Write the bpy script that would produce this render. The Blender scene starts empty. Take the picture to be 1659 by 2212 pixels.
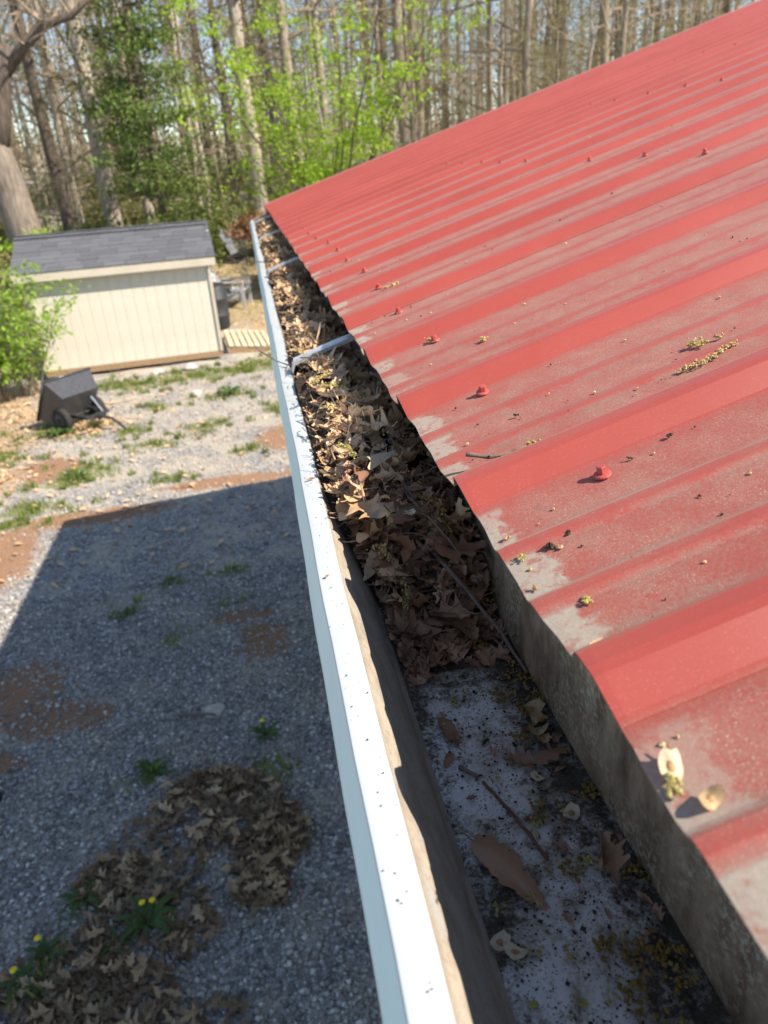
import bpy, math, random
import numpy as np
from mathutils import Vector, Matrix

random.seed(7)
RNG = np.random.default_rng(11)
S = bpy.context.scene
COL = S.collection

# ------------------------------------------------------------------ camera, sky, sun, exposure
CAM_Z = 3.0
right = Vector((0.98226569, -0.17605682, -0.06448335))
up = Vector((0.13420437, 0.42002536, 0.89753434))
fwd = Vector((0.1309324, 0.89027114, -0.43620409))
cam_d = bpy.data.cameras.new('camera')
cam = bpy.data.objects.new('camera', cam_d)
COL.objects.link(cam)
cam.matrix_world = Matrix(((right.x, up.x, -fwd.x, 0), (right.y, up.y, -fwd.y, 0), (right.z, up.z, -fwd.z, CAM_Z), (0, 0, 0, 1)))
cam_d.sensor_fit = 'VERTICAL'
cam_d.sensor_height = 36.0
cam_d.lens = 1560 / 2212 * 36.0
cam_d.clip_start = 0.02
cam_d.clip_end = 2000
cam_d.dof.use_dof = True
cam_d.dof.focus_distance = 0.62
cam_d.dof.aperture_fstop = 25.4 / 2.7
S.camera = cam

SX, SY = 0.826, 0.47                       # shadow offset per metre of drop: -x, +y
to_sun = Vector((SX, -SY, 1.0)).normalized()
world = bpy.data.worlds.new('World')
S.world = world
world.use_nodes = True
wn = world.node_tree.nodes
bg = wn['Background']
sky = wn.new('ShaderNodeTexSky')
sky.sky_type = 'NISHITA'
sky.sun_disc = False
sky.sun_elevation = math.asin(to_sun.z)
sky.sun_rotation = math.atan2(to_sun.x, to_sun.y)
sky.air_density = 0.9
sky.dust_density = 0.2
sky.ozone_density = 1.8
world.node_tree.links.new(sky.outputs[0], bg.inputs[0])
bg.inputs[1].default_value = 0.125
sun_d = bpy.data.lights.new('sun', 'SUN')
sun_d.energy = 5.0
sun_d.angle = math.radians(0.53)
sun_d.color = (1.0, 0.95, 0.89)
sun = bpy.data.objects.new('sun', sun_d)
COL.objects.link(sun)
sun.rotation_euler = to_sun.to_track_quat('Z', 'Y').to_euler()
sun.location = (6, -4, 12)
S.view_settings.view_transform = 'Standard'
S.view_settings.look = 'None'
S.view_settings.gamma = 1
S.view_settings.exposure = 0.86
S.view_settings.use_curve_mapping = False
S.view_settings.use_white_balance = True      # camera set between sun and shade
S.view_settings.white_balance_temperature = 7100
S.view_settings.white_balance_tint = 10

# ------------------------------------------------------------------ helpers
def mesh_data(name, V, F, mats=None, smooth=False, mi=None):
    me = bpy.data.meshes.new(name)
    V = np.asarray(V, dtype=np.float32)
    if isinstance(F, np.ndarray):
        n, k = F.shape
        me.vertices.add(len(V)); me.vertices.foreach_set('co', V.ravel())
        me.loops.add(n * k); me.loops.foreach_set('vertex_index', F.ravel().astype(np.int32))
        me.polygons.add(n); me.polygons.foreach_set('loop_start', np.arange(0, n * k, k, dtype=np.int32))
        me.update(calc_edges=True)
    else:
        me.from_pydata(V.tolist(), [], F)
    for m in (mats if isinstance(mats, (list, tuple)) else [mats] if mats else []):
        me.materials.append(m)
    if smooth:
        me.polygons.foreach_set('use_smooth', np.ones(len(me.polygons), dtype=bool))
    if mi is not None:
        me.polygons.foreach_set('material_index', np.asarray(mi, dtype=np.int32))
    me.update()
    return me

def link(name, me, parent=None, loc=None, rot=None, scale=None):
    o = bpy.data.objects.new(name, me)
    COL.objects.link(o)
    if parent is not None: o.parent = parent
    if loc is not None: o.location = loc
    if rot is not None: o.rotation_euler = rot
    if scale is not None: o.scale = (scale,) * 3 if isinstance(scale, (int, float)) else scale
    return o

def obj(name, V, F, mat, parent=None, smooth=False, mi=None, **k):
    return link(name, mesh_data(name, V, F, mat, smooth, mi), parent, **k)

def tag(o, label=None, cat=None, group=None, kind=None):
    if label: o['label'] = label
    if cat: o['category'] = cat
    if group: o['group'] = group
    if kind: o['kind'] = kind
    return o

def empty(name, loc, rz=0.0):
    o = bpy.data.objects.new(name, None)
    o.empty_display_size = 0.05
    COL.objects.link(o)
    o.location = loc
    o.rotation_euler = (0, 0, rz)
    return o

class MB:
    """collects simple solids into one mesh"""
    def __init__(s): s.V = []; s.F = []
    def box(s, x0, x1, y0, y1, z0, z1, M=None):
        b = len(s.V)
        P = [(x, y, z) for z in (z0, z1) for y in (y0, y1) for x in (x0, x1)]
        if M is not None: P = [tuple(M @ Vector(p)) for p in P]
        s.V += P
        s.F += [tuple(b + i for i in q) for q in ((0, 2, 3, 1), (4, 5, 7, 6), (0, 1, 5, 4), (2, 6, 7, 3), (0, 4, 6, 2), (1, 3, 7, 5))]
        return s
    def bbox(s, x0, x1, y0, y1, z0, z1, c=0.006, M=None):
        """box with chamfered long edges along every axis (top ring and bottom ring)"""
        b = len(s.V)
        rings = [(z0, c), (z0 + c, 0), (z1 - c, 0), (z1, c)]
        P = []
        for z, i in rings:
            P += [(x0 + i + c, y0 + i, z), (x1 - i - c, y0 + i, z), (x1 - i, y0 + i + c, z), (x1 - i, y1 - i - c, z), (x1 - i - c, y1 - i, z), (x0 + i + c, y1 - i, z), (x0 + i, y1 - i - c, z), (x0 + i, y0 + i + c, z)]
        if M is not None: P = [tuple(M @ Vector(p)) for p in P]
        s.V += P
        for r in range(3):
            for k in range(8):
                s.F.append((b + r * 8 + k, b + r * 8 + (k + 1) % 8, b + r * 8 + 8 + (k + 1) % 8, b + r * 8 + 8 + k))
        s.F.append(tuple(b + k for k in range(7, -1, -1)))
        s.F.append(tuple(b + 24 + k for k in range(8)))
        return s
    def tube(s, pts, rad, n=6, cap=True):
        b = len(s.V)
        pts = [Vector(p) for p in pts]
        if isinstance(rad, (int, float)): rad = [rad] * len(pts)
        ref = None
        for i, p in enumerate(pts):
            t = (pts[min(i + 1, len(pts) - 1)] - pts[max(i - 1, 0)])
            if t.length < 1e-9: t = Vector((0, 0, 1))
            t.normalize()
            if ref is None:
                ref = t.orthogonal().normalized()
            else:
                ref = ref - t * ref.dot(t)
                ref = ref.normalized() if ref.length > 1e-6 else t.orthogonal().normalized()
            q = t.cross(ref)
            for k in range(n):
                a = 2 * math.pi * k / n
                s.V.append(tuple(p + (ref * math.cos(a) + q * math.sin(a)) * rad[i]))
        for i in range(len(pts) - 1):
            for k in range(n):
                s.F.append((b + i * n + k, b + i * n + (k + 1) % n, b + (i + 1) * n + (k + 1) % n, b + (i + 1) * n + k))
        if cap:
            s.F.append(tuple(b + k for k in range(n - 1, -1, -1)))
            e = b + (len(pts) - 1) * n
            s.F.append(tuple(e + k for k in range(n)))
        return s
    def lathe(s, prof, n=12, M=None):
        """prof: list of (r, z) from bottom to top, closed with caps"""
        b = len(s.V)
        for r, z in prof:
            for k in range(n):
                a = 2 * math.pi * k / n
                p = Vector((r * math.cos(a), r * math.sin(a), z))
                s.V.append(tuple(M @ p if M is not None else p))
        for i in range(len(prof) - 1):
            for k in range(n):
                s.F.append((b + i * n + k, b + i * n + (k + 1) % n, b + (i + 1) * n + (k + 1) % n, b + (i + 1) * n + k))
        s.F.append(tuple(b + k for k in range(n - 1, -1, -1)))
        e = b + (len(prof) - 1) * n
        s.F.append(tuple(e + k for k in range(n)))
        return s
    def octa(s, c, r, jit=0.3):
        b = len(s.V)
        for d in ((1, 0, 0), (0, 1, 0), (-1, 0, 0), (0, -1, 0), (0, 0, 1), (0, 0, -1)):
            k = 1 + random.uniform(-jit, jit)
            s.V.append((c[0] + d[0] * r * k, c[1] + d[1] * r * k, c[2] + d[2] * r * k))
        s.F += [tuple(b + i for i in t) for t in ((0, 1, 4), (1, 2, 4), (2, 3, 4), (3, 0, 4), (1, 0, 5), (2, 1, 5), (3, 2, 5), (0, 3, 5))]
        return s
    def build(s, name, mat, parent=None, smooth=False, **k):
        return obj(name, s.V, s.F, mat, parent, smooth, **k)
    def data(s, name, mat, smooth=False):
        return mesh_data(name, s.V, s.F, mat, smooth)

# ------------------------------------------------------------------ materials
class NT:
    def __init__(s, name):
        s.m = bpy.data.materials.new(name)
        s.m.use_nodes = True
        s.t = s.m.node_tree
        s.b = s.t.nodes['Principled BSDF']
        s.out = s.t.nodes['Material Output']
    def n(s, typ, **k):
        nd = s.t.nodes.new('ShaderNode' + typ)
        for a, v in k.items(): setattr(nd, a, v)
        return nd
    def l(s, a, b): s.t.links.new(a, b)
    def put(s, sock, v):
        if hasattr(v, 'is_output'): s.l(v, sock)
        elif isinstance(v, (tuple, list)) and len(v) == 3 and sock.type == 'RGBA': sock.default_value = (*v, 1)
        else: sock.default_value = v
    def coord(s, kind='Object'): return s.n('TexCoord').outputs[kind]
    def mapping(s, vec, scale=(1, 1, 1), rot=(0, 0, 0)):
        m = s.n('Mapping'); s.l(vec, m.inputs[0]); m.inputs['Scale'].default_value = scale; m.inputs['Rotation'].default_value = rot
        return m.outputs[0]
    def noise(s, scale, detail=3, rough=0.55, vec=None, out='Fac', dist=0.0):
        nd = s.n('TexNoise'); nd.inputs['Scale'].default_value = scale; nd.inputs['Detail'].default_value = detail
        nd.inputs['Roughness'].default_value = rough; nd.inputs['Distortion'].default_value = dist
        if vec is not None: s.l(vec, nd.inputs['Vector'])
        return nd.outputs[out]
    def voro(s, scale, vec=None, out='Distance', feature='F1'):
        nd = s.n('TexVoronoi'); nd.feature = feature; nd.inputs['Scale'].default_value = scale
        if vec is not None: s.l(vec, nd.inputs['Vector'])
        return nd.outputs[out]
    def math(s, op, a, b=0.0, c=0.0, clamp=False):
        nd = s.n('Math', operation=op, use_clamp=clamp)
        for i, v in enumerate((a, b, c)): s.put(nd.inputs[i], v)
        return nd.outputs[0]
    def ss(s, v, lo, hi, a=0.0, b=1.0):
        nd = s.n('MapRange', interpolation_type='SMOOTHSTEP')
        s.put(nd.inputs[0], v)
        for i, q in zip((1, 2, 3, 4), (lo, hi, a, b)): s.put(nd.inputs[i], q)
        return nd.outputs[0]
    def mix(s, f, a, b, mode='MIX'):
        nd = s.n('Mix', data_type='RGBA', blend_type=mode)
        s.put(nd.inputs[0], f); s.put(nd.inputs[6], a); s.put(nd.inputs[7], b)
        return nd.outputs[2]
    def ramp(s, f, stops):
        nd = s.n('ValToRGB'); e = nd.color_ramp.elements
        while len(e) < len(stops): e.new(0.5)
        for q, (p, c) in zip(e, stops): q.position = p; q.color = (*c, 1)
        s.put(nd.inputs[0], f)
        return nd.outputs[0]
    def bump(s, h, strength=0.3, dist=0.01):
        nd = s.n('Bump'); nd.inputs['Strength'].default_value = strength; nd.inputs['Distance'].default_value = dist
        s.l(h, nd.inputs['Height']); s.l(nd.outputs[0], s.b.inputs['Normal'])
    def done(s, col=None, rough=0.6, spec=0.4, metal=0.0, trans=0.0):
        if col is not None: s.put(s.b.inputs['Base Color'], col)
        s.put(s.b.inputs['Roughness'], rough)
        s.b.inputs['Specular IOR Level'].default_value = spec
        s.b.inputs['Metallic'].default_value = metal
        if trans > 0:
            tr = s.n('BsdfTranslucent'); s.put(tr.inputs[0], col)
            mx = s.n('MixShader'); mx.inputs[0].default_value = trans
            s.l(s.b.outputs[0], mx.inputs[1]); s.l(tr.outputs[0], mx.inputs[2]); s.l(mx.outputs[0], s.out.inputs[0])
        return s.m
    def rnd(s): return s.n('ObjectInfo').outputs['Random']
    def isl(s): return s.n('NewGeometry').outputs['Random Per Island']

def simple(name, col, rough=0.6, var=0.15, scale=40, spec=0.4, metal=0.0, bump=0.15, bd=0.002, trans=0.0):
    t = NT(name); c = t.coord()
    nz = t.noise(scale, 4, 0.6, c)
    dark = tuple(v * (1 - var) for v in col); lite = tuple(min(1, v * (1 + var)) for v in col)
    k = t.ramp(nz, [(0.3, dark), (0.7, lite)])
    if bump: t.bump(t.noise(scale * 3, 3, 0.6, c), bump, bd)
    return t.done(k, rough, spec, metal, trans)

MAT = {}
# red painted roof steel with dust film, crease deposits and eave residue
t = NT('red_roof_steel'); c = t.coord()
at = t.n('VertexColor'); at.layer_name = 'wear'
sep = t.n('SeparateColor'); t.l(at.outputs[0], sep.inputs[0])
valley, crease, eave = sep.outputs[0], sep.outputs[1], sep.outputs[2]
fine = t.noise(420, 3, 0.7, c); mid = t.noise(28, 5, 0.65, c); big = t.noise(2.4, 4, 0.6, c)
grit = t.noise(1100, 2, 0.6, c)
streak = t.noise(30, 4, 0.6, t.mapping(c, (0.12, 1.3, 1)))
red = t.mix(t.ss(big, 0.3, 0.7), (0.295, 0.047, 0.034), (0.35, 0.062, 0.046))
red = t.mix(t.ss(streak, 0.45, 0.75, 0, 0.35), red, (0.29, 0.05, 0.038))
film = t.math('MULTIPLY', valley, t.math('ADD', t.ss(fine, 0.34, 0.64, 0.10, 0.62), t.ss(mid, 0.35, 0.75, 0.0, 0.42)), clamp=True)
film = t.math('MULTIPLY', film, t.ss(big, 0.2, 0.8, 0.65, 1.15), clamp=True)
k = t.mix(film, red, t.mix(mid, (0.20, 0.088, 0.06), (0.31, 0.16, 0.115)))
cm = t.math('MULTIPLY', crease, t.ss(t.math('ADD', t.math('MULTIPLY', mid, 0.6), t.math('MULTIPLY', fine, 0.4)), 0.36, 0.56))
k = t.mix(t.math('MULTIPLY', cm, 0.85), k, (0.17, 0.12, 0.095))
sp = t.math('MULTIPLY', t.ss(grit, 0.60, 0.70), t.ss(mid, 0.3, 0.6, 0.15, 0.75))
k = t.mix(t.math('MULTIPLY', sp, t.math('ADD', valley, 0.3), clamp=True), k, (0.46, 0.36, 0.31))
blot = t.math('MULTIPLY', t.ss(t.noise(60, 5, 0.75, c, dist=0.5), 0.58, 0.68), t.math('MULTIPLY', valley, t.ss(t.noise(7, 3, 0.6, c), 0.45, 0.62, 0.1, 0.8)))
k = t.mix(blot, k, (0.13, 0.085, 0.07))
em = t.math('MULTIPLY', t.ss(t.math('ADD', eave, t.math('MULTIPLY', t.math('SUBTRACT', mid, 0.5), 1.3)), 0.44, 0.58), t.ss(valley, 0.45, 0.8))
em = t.math('MULTIPLY', em, t.math('MULTIPLY', t.ss(t.noise(95, 3, 0.6, c), 0.34, 0.50, 0.2, 1.0), t.ss(t.noise(5.5, 1, 0.5, c), 0.35, 0.55, 0.45, 1.0)))
k = t.mix(t.math('MULTIPLY', em, 0.93), k, t.mix(fine, (0.22, 0.19, 0.15), (0.38, 0.335, 0.275)))
dirtsum = t.math('MAXIMUM', t.math('MAXIMUM', film, cm), em)
t.bump(t.math('ADD', t.math('MULTIPLY', fine, dirtsum), t.math('MULTIPLY', t.noise(9, 2, 0.5, c), 0.8)), 0.25, 0.0012)
MAT['roof'] = t.done(k, t.ss(dirtsum, 0.0, 0.7, 0.36, 0.85), 0.5)
t.b.inputs['Sheen Weight'].default_value = 0.12; t.b.inputs['Sheen Roughness'].default_value = 0.5; t.b.inputs['Sheen Tint'].default_value = (0.95, 0.75, 0.66, 1)

t = NT('red_trim_steel'); c = t.coord()
k = t.mix(t.ss(t.noise(3, 4, 0.6, c), 0.3, 0.7), (0.36, 0.062, 0.046), (0.41, 0.076, 0.057))
k = t.mix(t.math('MULTIPLY', t.ss(t.noise(260, 3, 0.6, c), 0.55, 0.72), 0.3), k, (0.40, 0.30, 0.25))
MAT['trim'] = t.done(k, 0.45, 0.5)
t.b.inputs['Sheen Weight'].default_value = 0.12; t.b.inputs['Sheen Roughness'].default_value = 0.5; t.b.inputs['Sheen Tint'].default_value = (0.95, 0.75, 0.66, 1)
MAT['screw'] = simple('red_screw_paint', (0.42, 0.075, 0.065), 0.45, 0.2, 200, 0.5)
MAT['rubber'] = simple('black_rubber', (0.03, 0.03, 0.03), 0.7, 0.3, 200)

# white gutter paint with specks
t = NT('white_gutter_paint'); c = t.coord()
spk = t.voro(150, c); gate = t.noise(60, 2, 0.5, c)
spm = t.math('MULTIPLY', t.ss(spk, 0.10, 0.16, 1, 0), t.ss(gate, 0.52, 0.62))
film = t.ss(t.noise(14, 4, 0.6, t.mapping(c, (1, 0.35, 1))), 0.45, 0.8, 0, 0.35)
k = t.mix(film, (0.47, 0.505, 0.515), (0.37, 0.38, 0.365))
k = t.mix(t.math('MULTIPLY', spm, 0.9), k, (0.06, 0.05, 0.045))
MAT['white'] = t.done(k, 0.38, 0.5)
# gutter face: same white paint, teal tint of its shade put into the colour
t = NT('shade_tinted_gutter_face'); c = t.coord()
k = t.mix(t.ss(t.noise(9, 4, 0.6, t.mapping(c, (1, 0.4, 3))), 0.4, 0.8, 0, 0.4), (0.62, 0.78, 0.76), (0.48, 0.60, 0.57))
MAT['face'] = t.done(k, 0.4, 0.5)
# inner front wall: tan dirt over metal
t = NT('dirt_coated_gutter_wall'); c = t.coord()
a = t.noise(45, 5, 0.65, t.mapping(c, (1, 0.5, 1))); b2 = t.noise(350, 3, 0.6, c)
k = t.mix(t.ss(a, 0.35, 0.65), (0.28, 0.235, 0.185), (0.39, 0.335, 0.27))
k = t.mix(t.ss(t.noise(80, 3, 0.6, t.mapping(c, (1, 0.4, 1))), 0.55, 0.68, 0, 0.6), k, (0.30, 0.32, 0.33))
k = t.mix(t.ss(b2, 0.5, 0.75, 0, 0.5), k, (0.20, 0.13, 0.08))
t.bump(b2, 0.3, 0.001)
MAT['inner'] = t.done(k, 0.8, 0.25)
# back wall: brown grey with lichen streaks and rust
t = NT('mossy_gutter_back'); c = t.coord()
a = t.noise(38, 5, 0.7, t.mapping(c, (1, 1, 0.35), (math.radians(25), 0, 0))); b2 = t.noise(240, 4, 0.7, c); cc = t.noise(12, 3, 0.6, c)
k = t.mix(t.ss(a, 0.3, 0.7), (0.14, 0.085, 0.052), (0.38, 0.275, 0.18))
k = t.mix(t.math('MULTIPLY', t.ss(b2, 0.47, 0.60), t.ss(cc, 0.38, 0.60)), k, (0.46, 0.41, 0.28))
k = t.mix(t.math('MULTIPLY', t.ss(t.noise(60, 4, 0.7, c), 0.60, 0.70), 0.7), k, (0.22, 0.11, 0.07))
k = t.mix(t.math('MULTIPLY', t.ss(t.noise(22, 3, 0.6, c), 0.55, 0.7), t.ss(b2, 0.35, 0.55, 0, 0.4)), k, (0.15, 0.13, 0.06))
t.bump(b2, 0.4, 0.001)
MAT['back'] = t.done(k, 0.75, 0.3)
# gutter floor: white paint, black grime in patches
t = NT('grimy_white_gutter_floor'); c = t.coord()
pos = t.n('SeparateXYZ'); t.l(c, pos.inputs[0])
big = t.noise(16, 4, 0.65, c, dist=0.4); mid = t.noise(75, 5, 0.72, c, dist=0.3); fin = t.noise(330, 4, 0.7, c)
edge = t.ss(t.math('ABSOLUTE', t.math('SUBTRACT', pos.outputs[0], 0.120)), 0.012, 0.058, -0.05, 0.13)
edge = t.math('ADD', edge, t.ss(pos.outputs[1], 0.36, 0.52, 0.0, 0.10))
amt = t.math('ADD', t.math('ADD', t.math('MULTIPLY', big, 0.55), t.math('MULTIPLY', mid, 0.50)), t.math('ADD', t.math('MULTIPLY', fin, 0.42), edge))
grime = t.ss(amt, 0.785, 0.91)
silt = t.ss(amt, 0.65, 0.84, 0, 0.9)
speck = t.math('MAXIMUM', t.ss(t.voro(210, c), 0.11, 0.20, 1, 0), t.ss(t.voro(520, c), 0.16, 0.30, 0.9, 0))
grime = t.math('MAXIMUM', grime, t.math('MULTIPLY', speck, t.ss(t.noise(40, 2, 0.5, c), 0.36, 0.50)))
k = t.mix(t.ss(mid, 0.3, 0.7), (0.52, 0.505, 0.485), (0.68, 0.66, 0.625))
k = t.mix(t.ss(t.math('ADD', big, t.math('MULTIPLY', mid, 0.5)), 0.68, 0.95, 0, 0.7), k, (0.30, 0.255, 0.19))
k = t.mix(silt, k, t.mix(fin, (0.13, 0.105, 0.075), (0.27, 0.225, 0.165)))
k = t.mix(grime, k, t.mix(fin, (0.03, 0.024, 0.017), (0.10, 0.075, 0.05)))
t.bump(t.math('MULTIPLY', grime, fin), 0.7, 0.003)
MAT['floor'] = t.done(k, t.ss(grime, 0, 1, 0.38, 0.9), 0.45)
MAT['alu'] = simple('bare_aluminium', (0.62, 0.63, 0.65), 0.32, 0.12, 60, 0.5, 0.6, 0.1, 0.0005)

# dry leaves
def leafmat(name, cols, src='obj', trans=0.12, rough=0.6):
    t = NT(name); c = t.coord()
    r = t.rnd() if src == 'obj' else t.isl()
    k = t.ramp(r, [(i / (len(cols) - 1), q) for i, q in enumerate(cols)])
    mott = t.noise(70 if src == 'obj' else 55, 4, 0.65, c)
    k = t.mix(t.ss(mott, 0.40, 0.75, 0, 0.40), k, t.mix(0.5, k, (0.06, 0.035, 0.02)))
    t.bump(t.noise(160, 3, 0.6, c), 0.35, 0.001)
    return t.done(k, rough, 0.35, 0, trans)
TAN = [(0.54, 0.35, 0.20), (0.68, 0.47, 0.28), (0.40, 0.235, 0.125), (0.74, 0.54, 0.345), (0.58, 0.36, 0.20), (0.65, 0.49, 0.33)]
DAMP = [(0.27, 0.135, 0.078), (0.37, 0.205, 0.122), (0.19, 0.093, 0.055), (0.44, 0.26, 0.16), (0.23, 0.118, 0.07)]
MAT['leaf_dry'] = leafmat('dry_leaf', TAN)
MAT['leaf_damp'] = leafmat('damp_leaf', DAMP, rough=0.5, trans=0.05)
MAT['leaf_dry_i'] = leafmat('dry_leaf_fragments', TAN, 'isl')
MAT['leaf_damp_i'] = leafmat('damp_leaf_fragments', DAMP, 'isl', rough=0.5, trans=0.05)
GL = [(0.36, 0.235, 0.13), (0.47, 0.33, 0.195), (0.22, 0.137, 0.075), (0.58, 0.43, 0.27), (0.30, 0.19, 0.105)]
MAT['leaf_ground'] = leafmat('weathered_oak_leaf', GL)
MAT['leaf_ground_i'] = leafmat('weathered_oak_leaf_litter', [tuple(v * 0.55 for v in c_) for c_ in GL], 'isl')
MAT['mulch'] = simple('rotted_leaf_mulch', (0.06, 0.04, 0.027), 0.9, 0.5, 90, 0.2, 0, 0.8, 0.006)
MAT['twig'] = simple('grey_brown_twig_bark', (0.17, 0.125, 0.10), 0.8, 0.35, 150, 0.25, 0, 0.5, 0.001)
MAT['twig_red'] = simple('red_brown_twig_bark', (0.16, 0.075, 0.045), 0.8, 0.35, 150, 0.25, 0, 0.5, 0.001)
MAT['catkin'] = simple('dry_yellow_catkin', (0.52, 0.40, 0.17), 0.8, 0.3, 300, 0.2, 0, 0.3, 0.001, 0.15)
MAT['catkin_green'] = simple('yellow_green_catkin', (0.42, 0.36, 0.12), 0.8, 0.35, 300, 0.2, 0, 0.3, 0.001, 0.15)
MAT['catkin_old'] = simple('ochre_old_catkin', (0.24, 0.16, 0.045), 0.8, 0.4, 300, 0.2, 0, 0.3, 0.001, 0.1)
MAT['samara'] = simple('papery_tan_seed', (0.50, 0.35, 0.19), 0.6, 0.25, 160, 0.3, 0, 0.4, 0.001, 0.25)
MAT['samara_pale'] = simple('papery_cream_seed', (0.66, 0.56, 0.38), 0.6, 0.2, 160, 0.3, 0, 0.4, 0.001, 0.25)
MAT['seed_core'] = simple('brown_seed_core', (0.33, 0.19, 0.08), 0.6, 0.2, 200)
MAT['crumb'] = simple('dark_dirt_crumb', (0.05, 0.035, 0.025), 0.95, 0.4, 200, 0.2)
MAT['crumb_tan'] = simple('tan_flower_crumb', (0.50, 0.38, 0.20), 0.9, 0.3, 200, 0.2)

# ground
t = NT('yard_ground'); c = t.coord()
at = t.n('VertexColor'); at.layer_name = 'cover'
sep = t.n('SeparateColor'); t.l(at.outputs[0], sep.inputs[0])
clay, grass, litter = sep.outputs
n1 = t.noise(2.2, 5, 0.65, c); n2 = t.noise(11, 5, 0.7, c); n3 = t.noise(60, 4, 0.7, c); v = t.voro(42, c, 'Color'); vd = t.voro(42, c)
sv = t.n('SeparateColor'); t.l(v, sv.inputs[0])
stone = t.ramp(sv.outputs[0], [(0.0, (0.20, 0.195, 0.195)), (0.5, (0.34, 0.33, 0.325)), (1.0, (0.50, 0.48, 0.455))])
stone = t.mix(t.ss(vd, 0.35, 0.75, 0, 0.65), stone, (0.12, 0.11, 0.10))
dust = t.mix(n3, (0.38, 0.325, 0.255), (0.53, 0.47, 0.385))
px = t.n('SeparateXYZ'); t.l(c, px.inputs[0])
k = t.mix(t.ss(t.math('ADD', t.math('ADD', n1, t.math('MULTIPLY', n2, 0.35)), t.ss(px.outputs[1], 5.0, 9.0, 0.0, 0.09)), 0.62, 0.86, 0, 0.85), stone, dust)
k = t.mix(t.ss(t.math('ADD', clay, t.math('MULTIPLY', t.math('SUBTRACT', n2, 0.5), 1.3)), 0.38, 0.62, 0, 0.9), k, t.mix(n3, (0.21, 0.105, 0.055), (0.38, 0.21, 0.115)))
k = t.mix(t.ss(t.math('ADD', litter, t.math('MULTIPLY', t.math('SUBTRACT', n2, 0.5), 1.4)), 0.35, 0.65), k, t.mix(n3, (0.30, 0.20, 0.12), (0.50, 0.37, 0.24)))
k = t.mix(t.ss(t.math('ADD', grass, t.math('MULTIPLY', t.math('SUBTRACT', n2, 0.5), 1.6)), 0.38, 0.66, 0, 0.85), k, t.mix(n3, (0.10, 0.13, 0.035), (0.24, 0.24, 0.085)))
t.bump(t.math('ADD', t.math('MULTIPLY', vd, -0.6), n3), 0.8, 0.02)
MAT['ground'] = t.done(k, 0.95, 0.2)
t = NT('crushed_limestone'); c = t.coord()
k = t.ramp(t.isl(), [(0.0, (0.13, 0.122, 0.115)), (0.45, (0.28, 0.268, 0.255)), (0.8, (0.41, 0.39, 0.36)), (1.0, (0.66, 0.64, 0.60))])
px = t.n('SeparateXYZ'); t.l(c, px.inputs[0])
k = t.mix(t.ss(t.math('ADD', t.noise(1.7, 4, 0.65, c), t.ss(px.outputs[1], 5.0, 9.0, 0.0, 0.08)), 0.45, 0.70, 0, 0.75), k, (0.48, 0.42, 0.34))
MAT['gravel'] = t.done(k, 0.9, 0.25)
def greens(name, cols, src='isl', trans=0.35):
    t = NT(name)
    k = t.ramp(t.isl() if src == 'isl' else t.rnd(), [(i / (len(cols) - 1), q) for i, q in enumerate(cols)])
    return t.done(k, 0.55, 0.3, 0, trans)
MAT['grass'] = greens('spring_grass', [(0.09, 0.17, 0.025), (0.17, 0.25, 0.04), (0.30, 0.29, 0.11), (0.12, 0.21, 0.035)])
MAT['weed'] = greens('dark_weed_leaf', [(0.035, 0.085, 0.02), (0.07, 0.13, 0.03), (0.05, 0.10, 0.025)])
MAT['yellow'] = simple('dandelion_yellow', (0.80, 0.60, 0.02), 0.7, 0.15, 300)
MAT['spring'] = greens('spring_leaf', [(0.27, 0.43, 0.03), (0.38, 0.55, 0.05), (0.21, 0.35, 0.025), (0.45, 0.57, 0.09)], trans=0.5)
MAT['bushleaf'] = greens('bush_leaf', [(0.20, 0.36, 0.035), (0.32, 0.49, 0.065), (0.14, 0.27, 0.025), (0.42, 0.55, 0.12)], trans=0.45)
MAT['cedar'] = greens('cedar_needles', [(0.075, 0.14, 0.025), (0.12, 0.19, 0.04), (0.18, 0.235, 0.05), (0.06, 0.11, 0.02)], trans=0.3)
MAT['under'] = greens('undergrowth_leaf', [(0.12, 0.19, 0.03), (0.20, 0.26, 0.06), (0.28, 0.32, 0.09), (0.15, 0.15, 0.06)], trans=0.4)
MAT['olive'] = greens('opening_bud_leaf', [(0.20, 0.23, 0.07), (0.28, 0.28, 0.10), (0.24, 0.17, 0.09), (0.17, 0.20, 0.05)], trans=0.4)
MAT['redbud'] = greens('red_bud_leaf', [(0.28, 0.11, 0.06), (0.34, 0.17, 0.09), (0.22, 0.10, 0.06)], trans=0.3)

def bark(name, a, b, sc=14):
    t = NT(name); c = t.coord()
    n = t.noise(sc, 5, 0.7, t.mapping(c, (1, 1, 0.18))); m = t.noise(1.3, 3, 0.6, c)
    k = t.mix(t.ss(n, 0.3, 0.7), a, b)
    k = t.mix(t.ss(m, 0.5, 0.75, 0, 0.5), k, tuple(v * 0.6 for v in a))
    t.bump(n, 0.6, 0.03)
    return t.done(k, 0.9, 0.2)
MAT['bark'] = bark('grey_bark', (0.18, 0.14, 0.105), (0.38, 0.315, 0.245))
MAT['bark_mid'] = bark('grey_brown_bark', (0.13, 0.105, 0.085), (0.29, 0.24, 0.195))
MAT['bark_pale'] = bark('pale_bark', (0.26, 0.215, 0.17), (0.50, 0.43, 0.35))
MAT['bark_dark'] = bark('dark_bark', (0.075, 0.058, 0.047), (0.17, 0.135, 0.11))
MAT['branch'] = bark('bare_branch_bark', (0.22, 0.165, 0.11), (0.38, 0.305, 0.22), 9)

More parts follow.
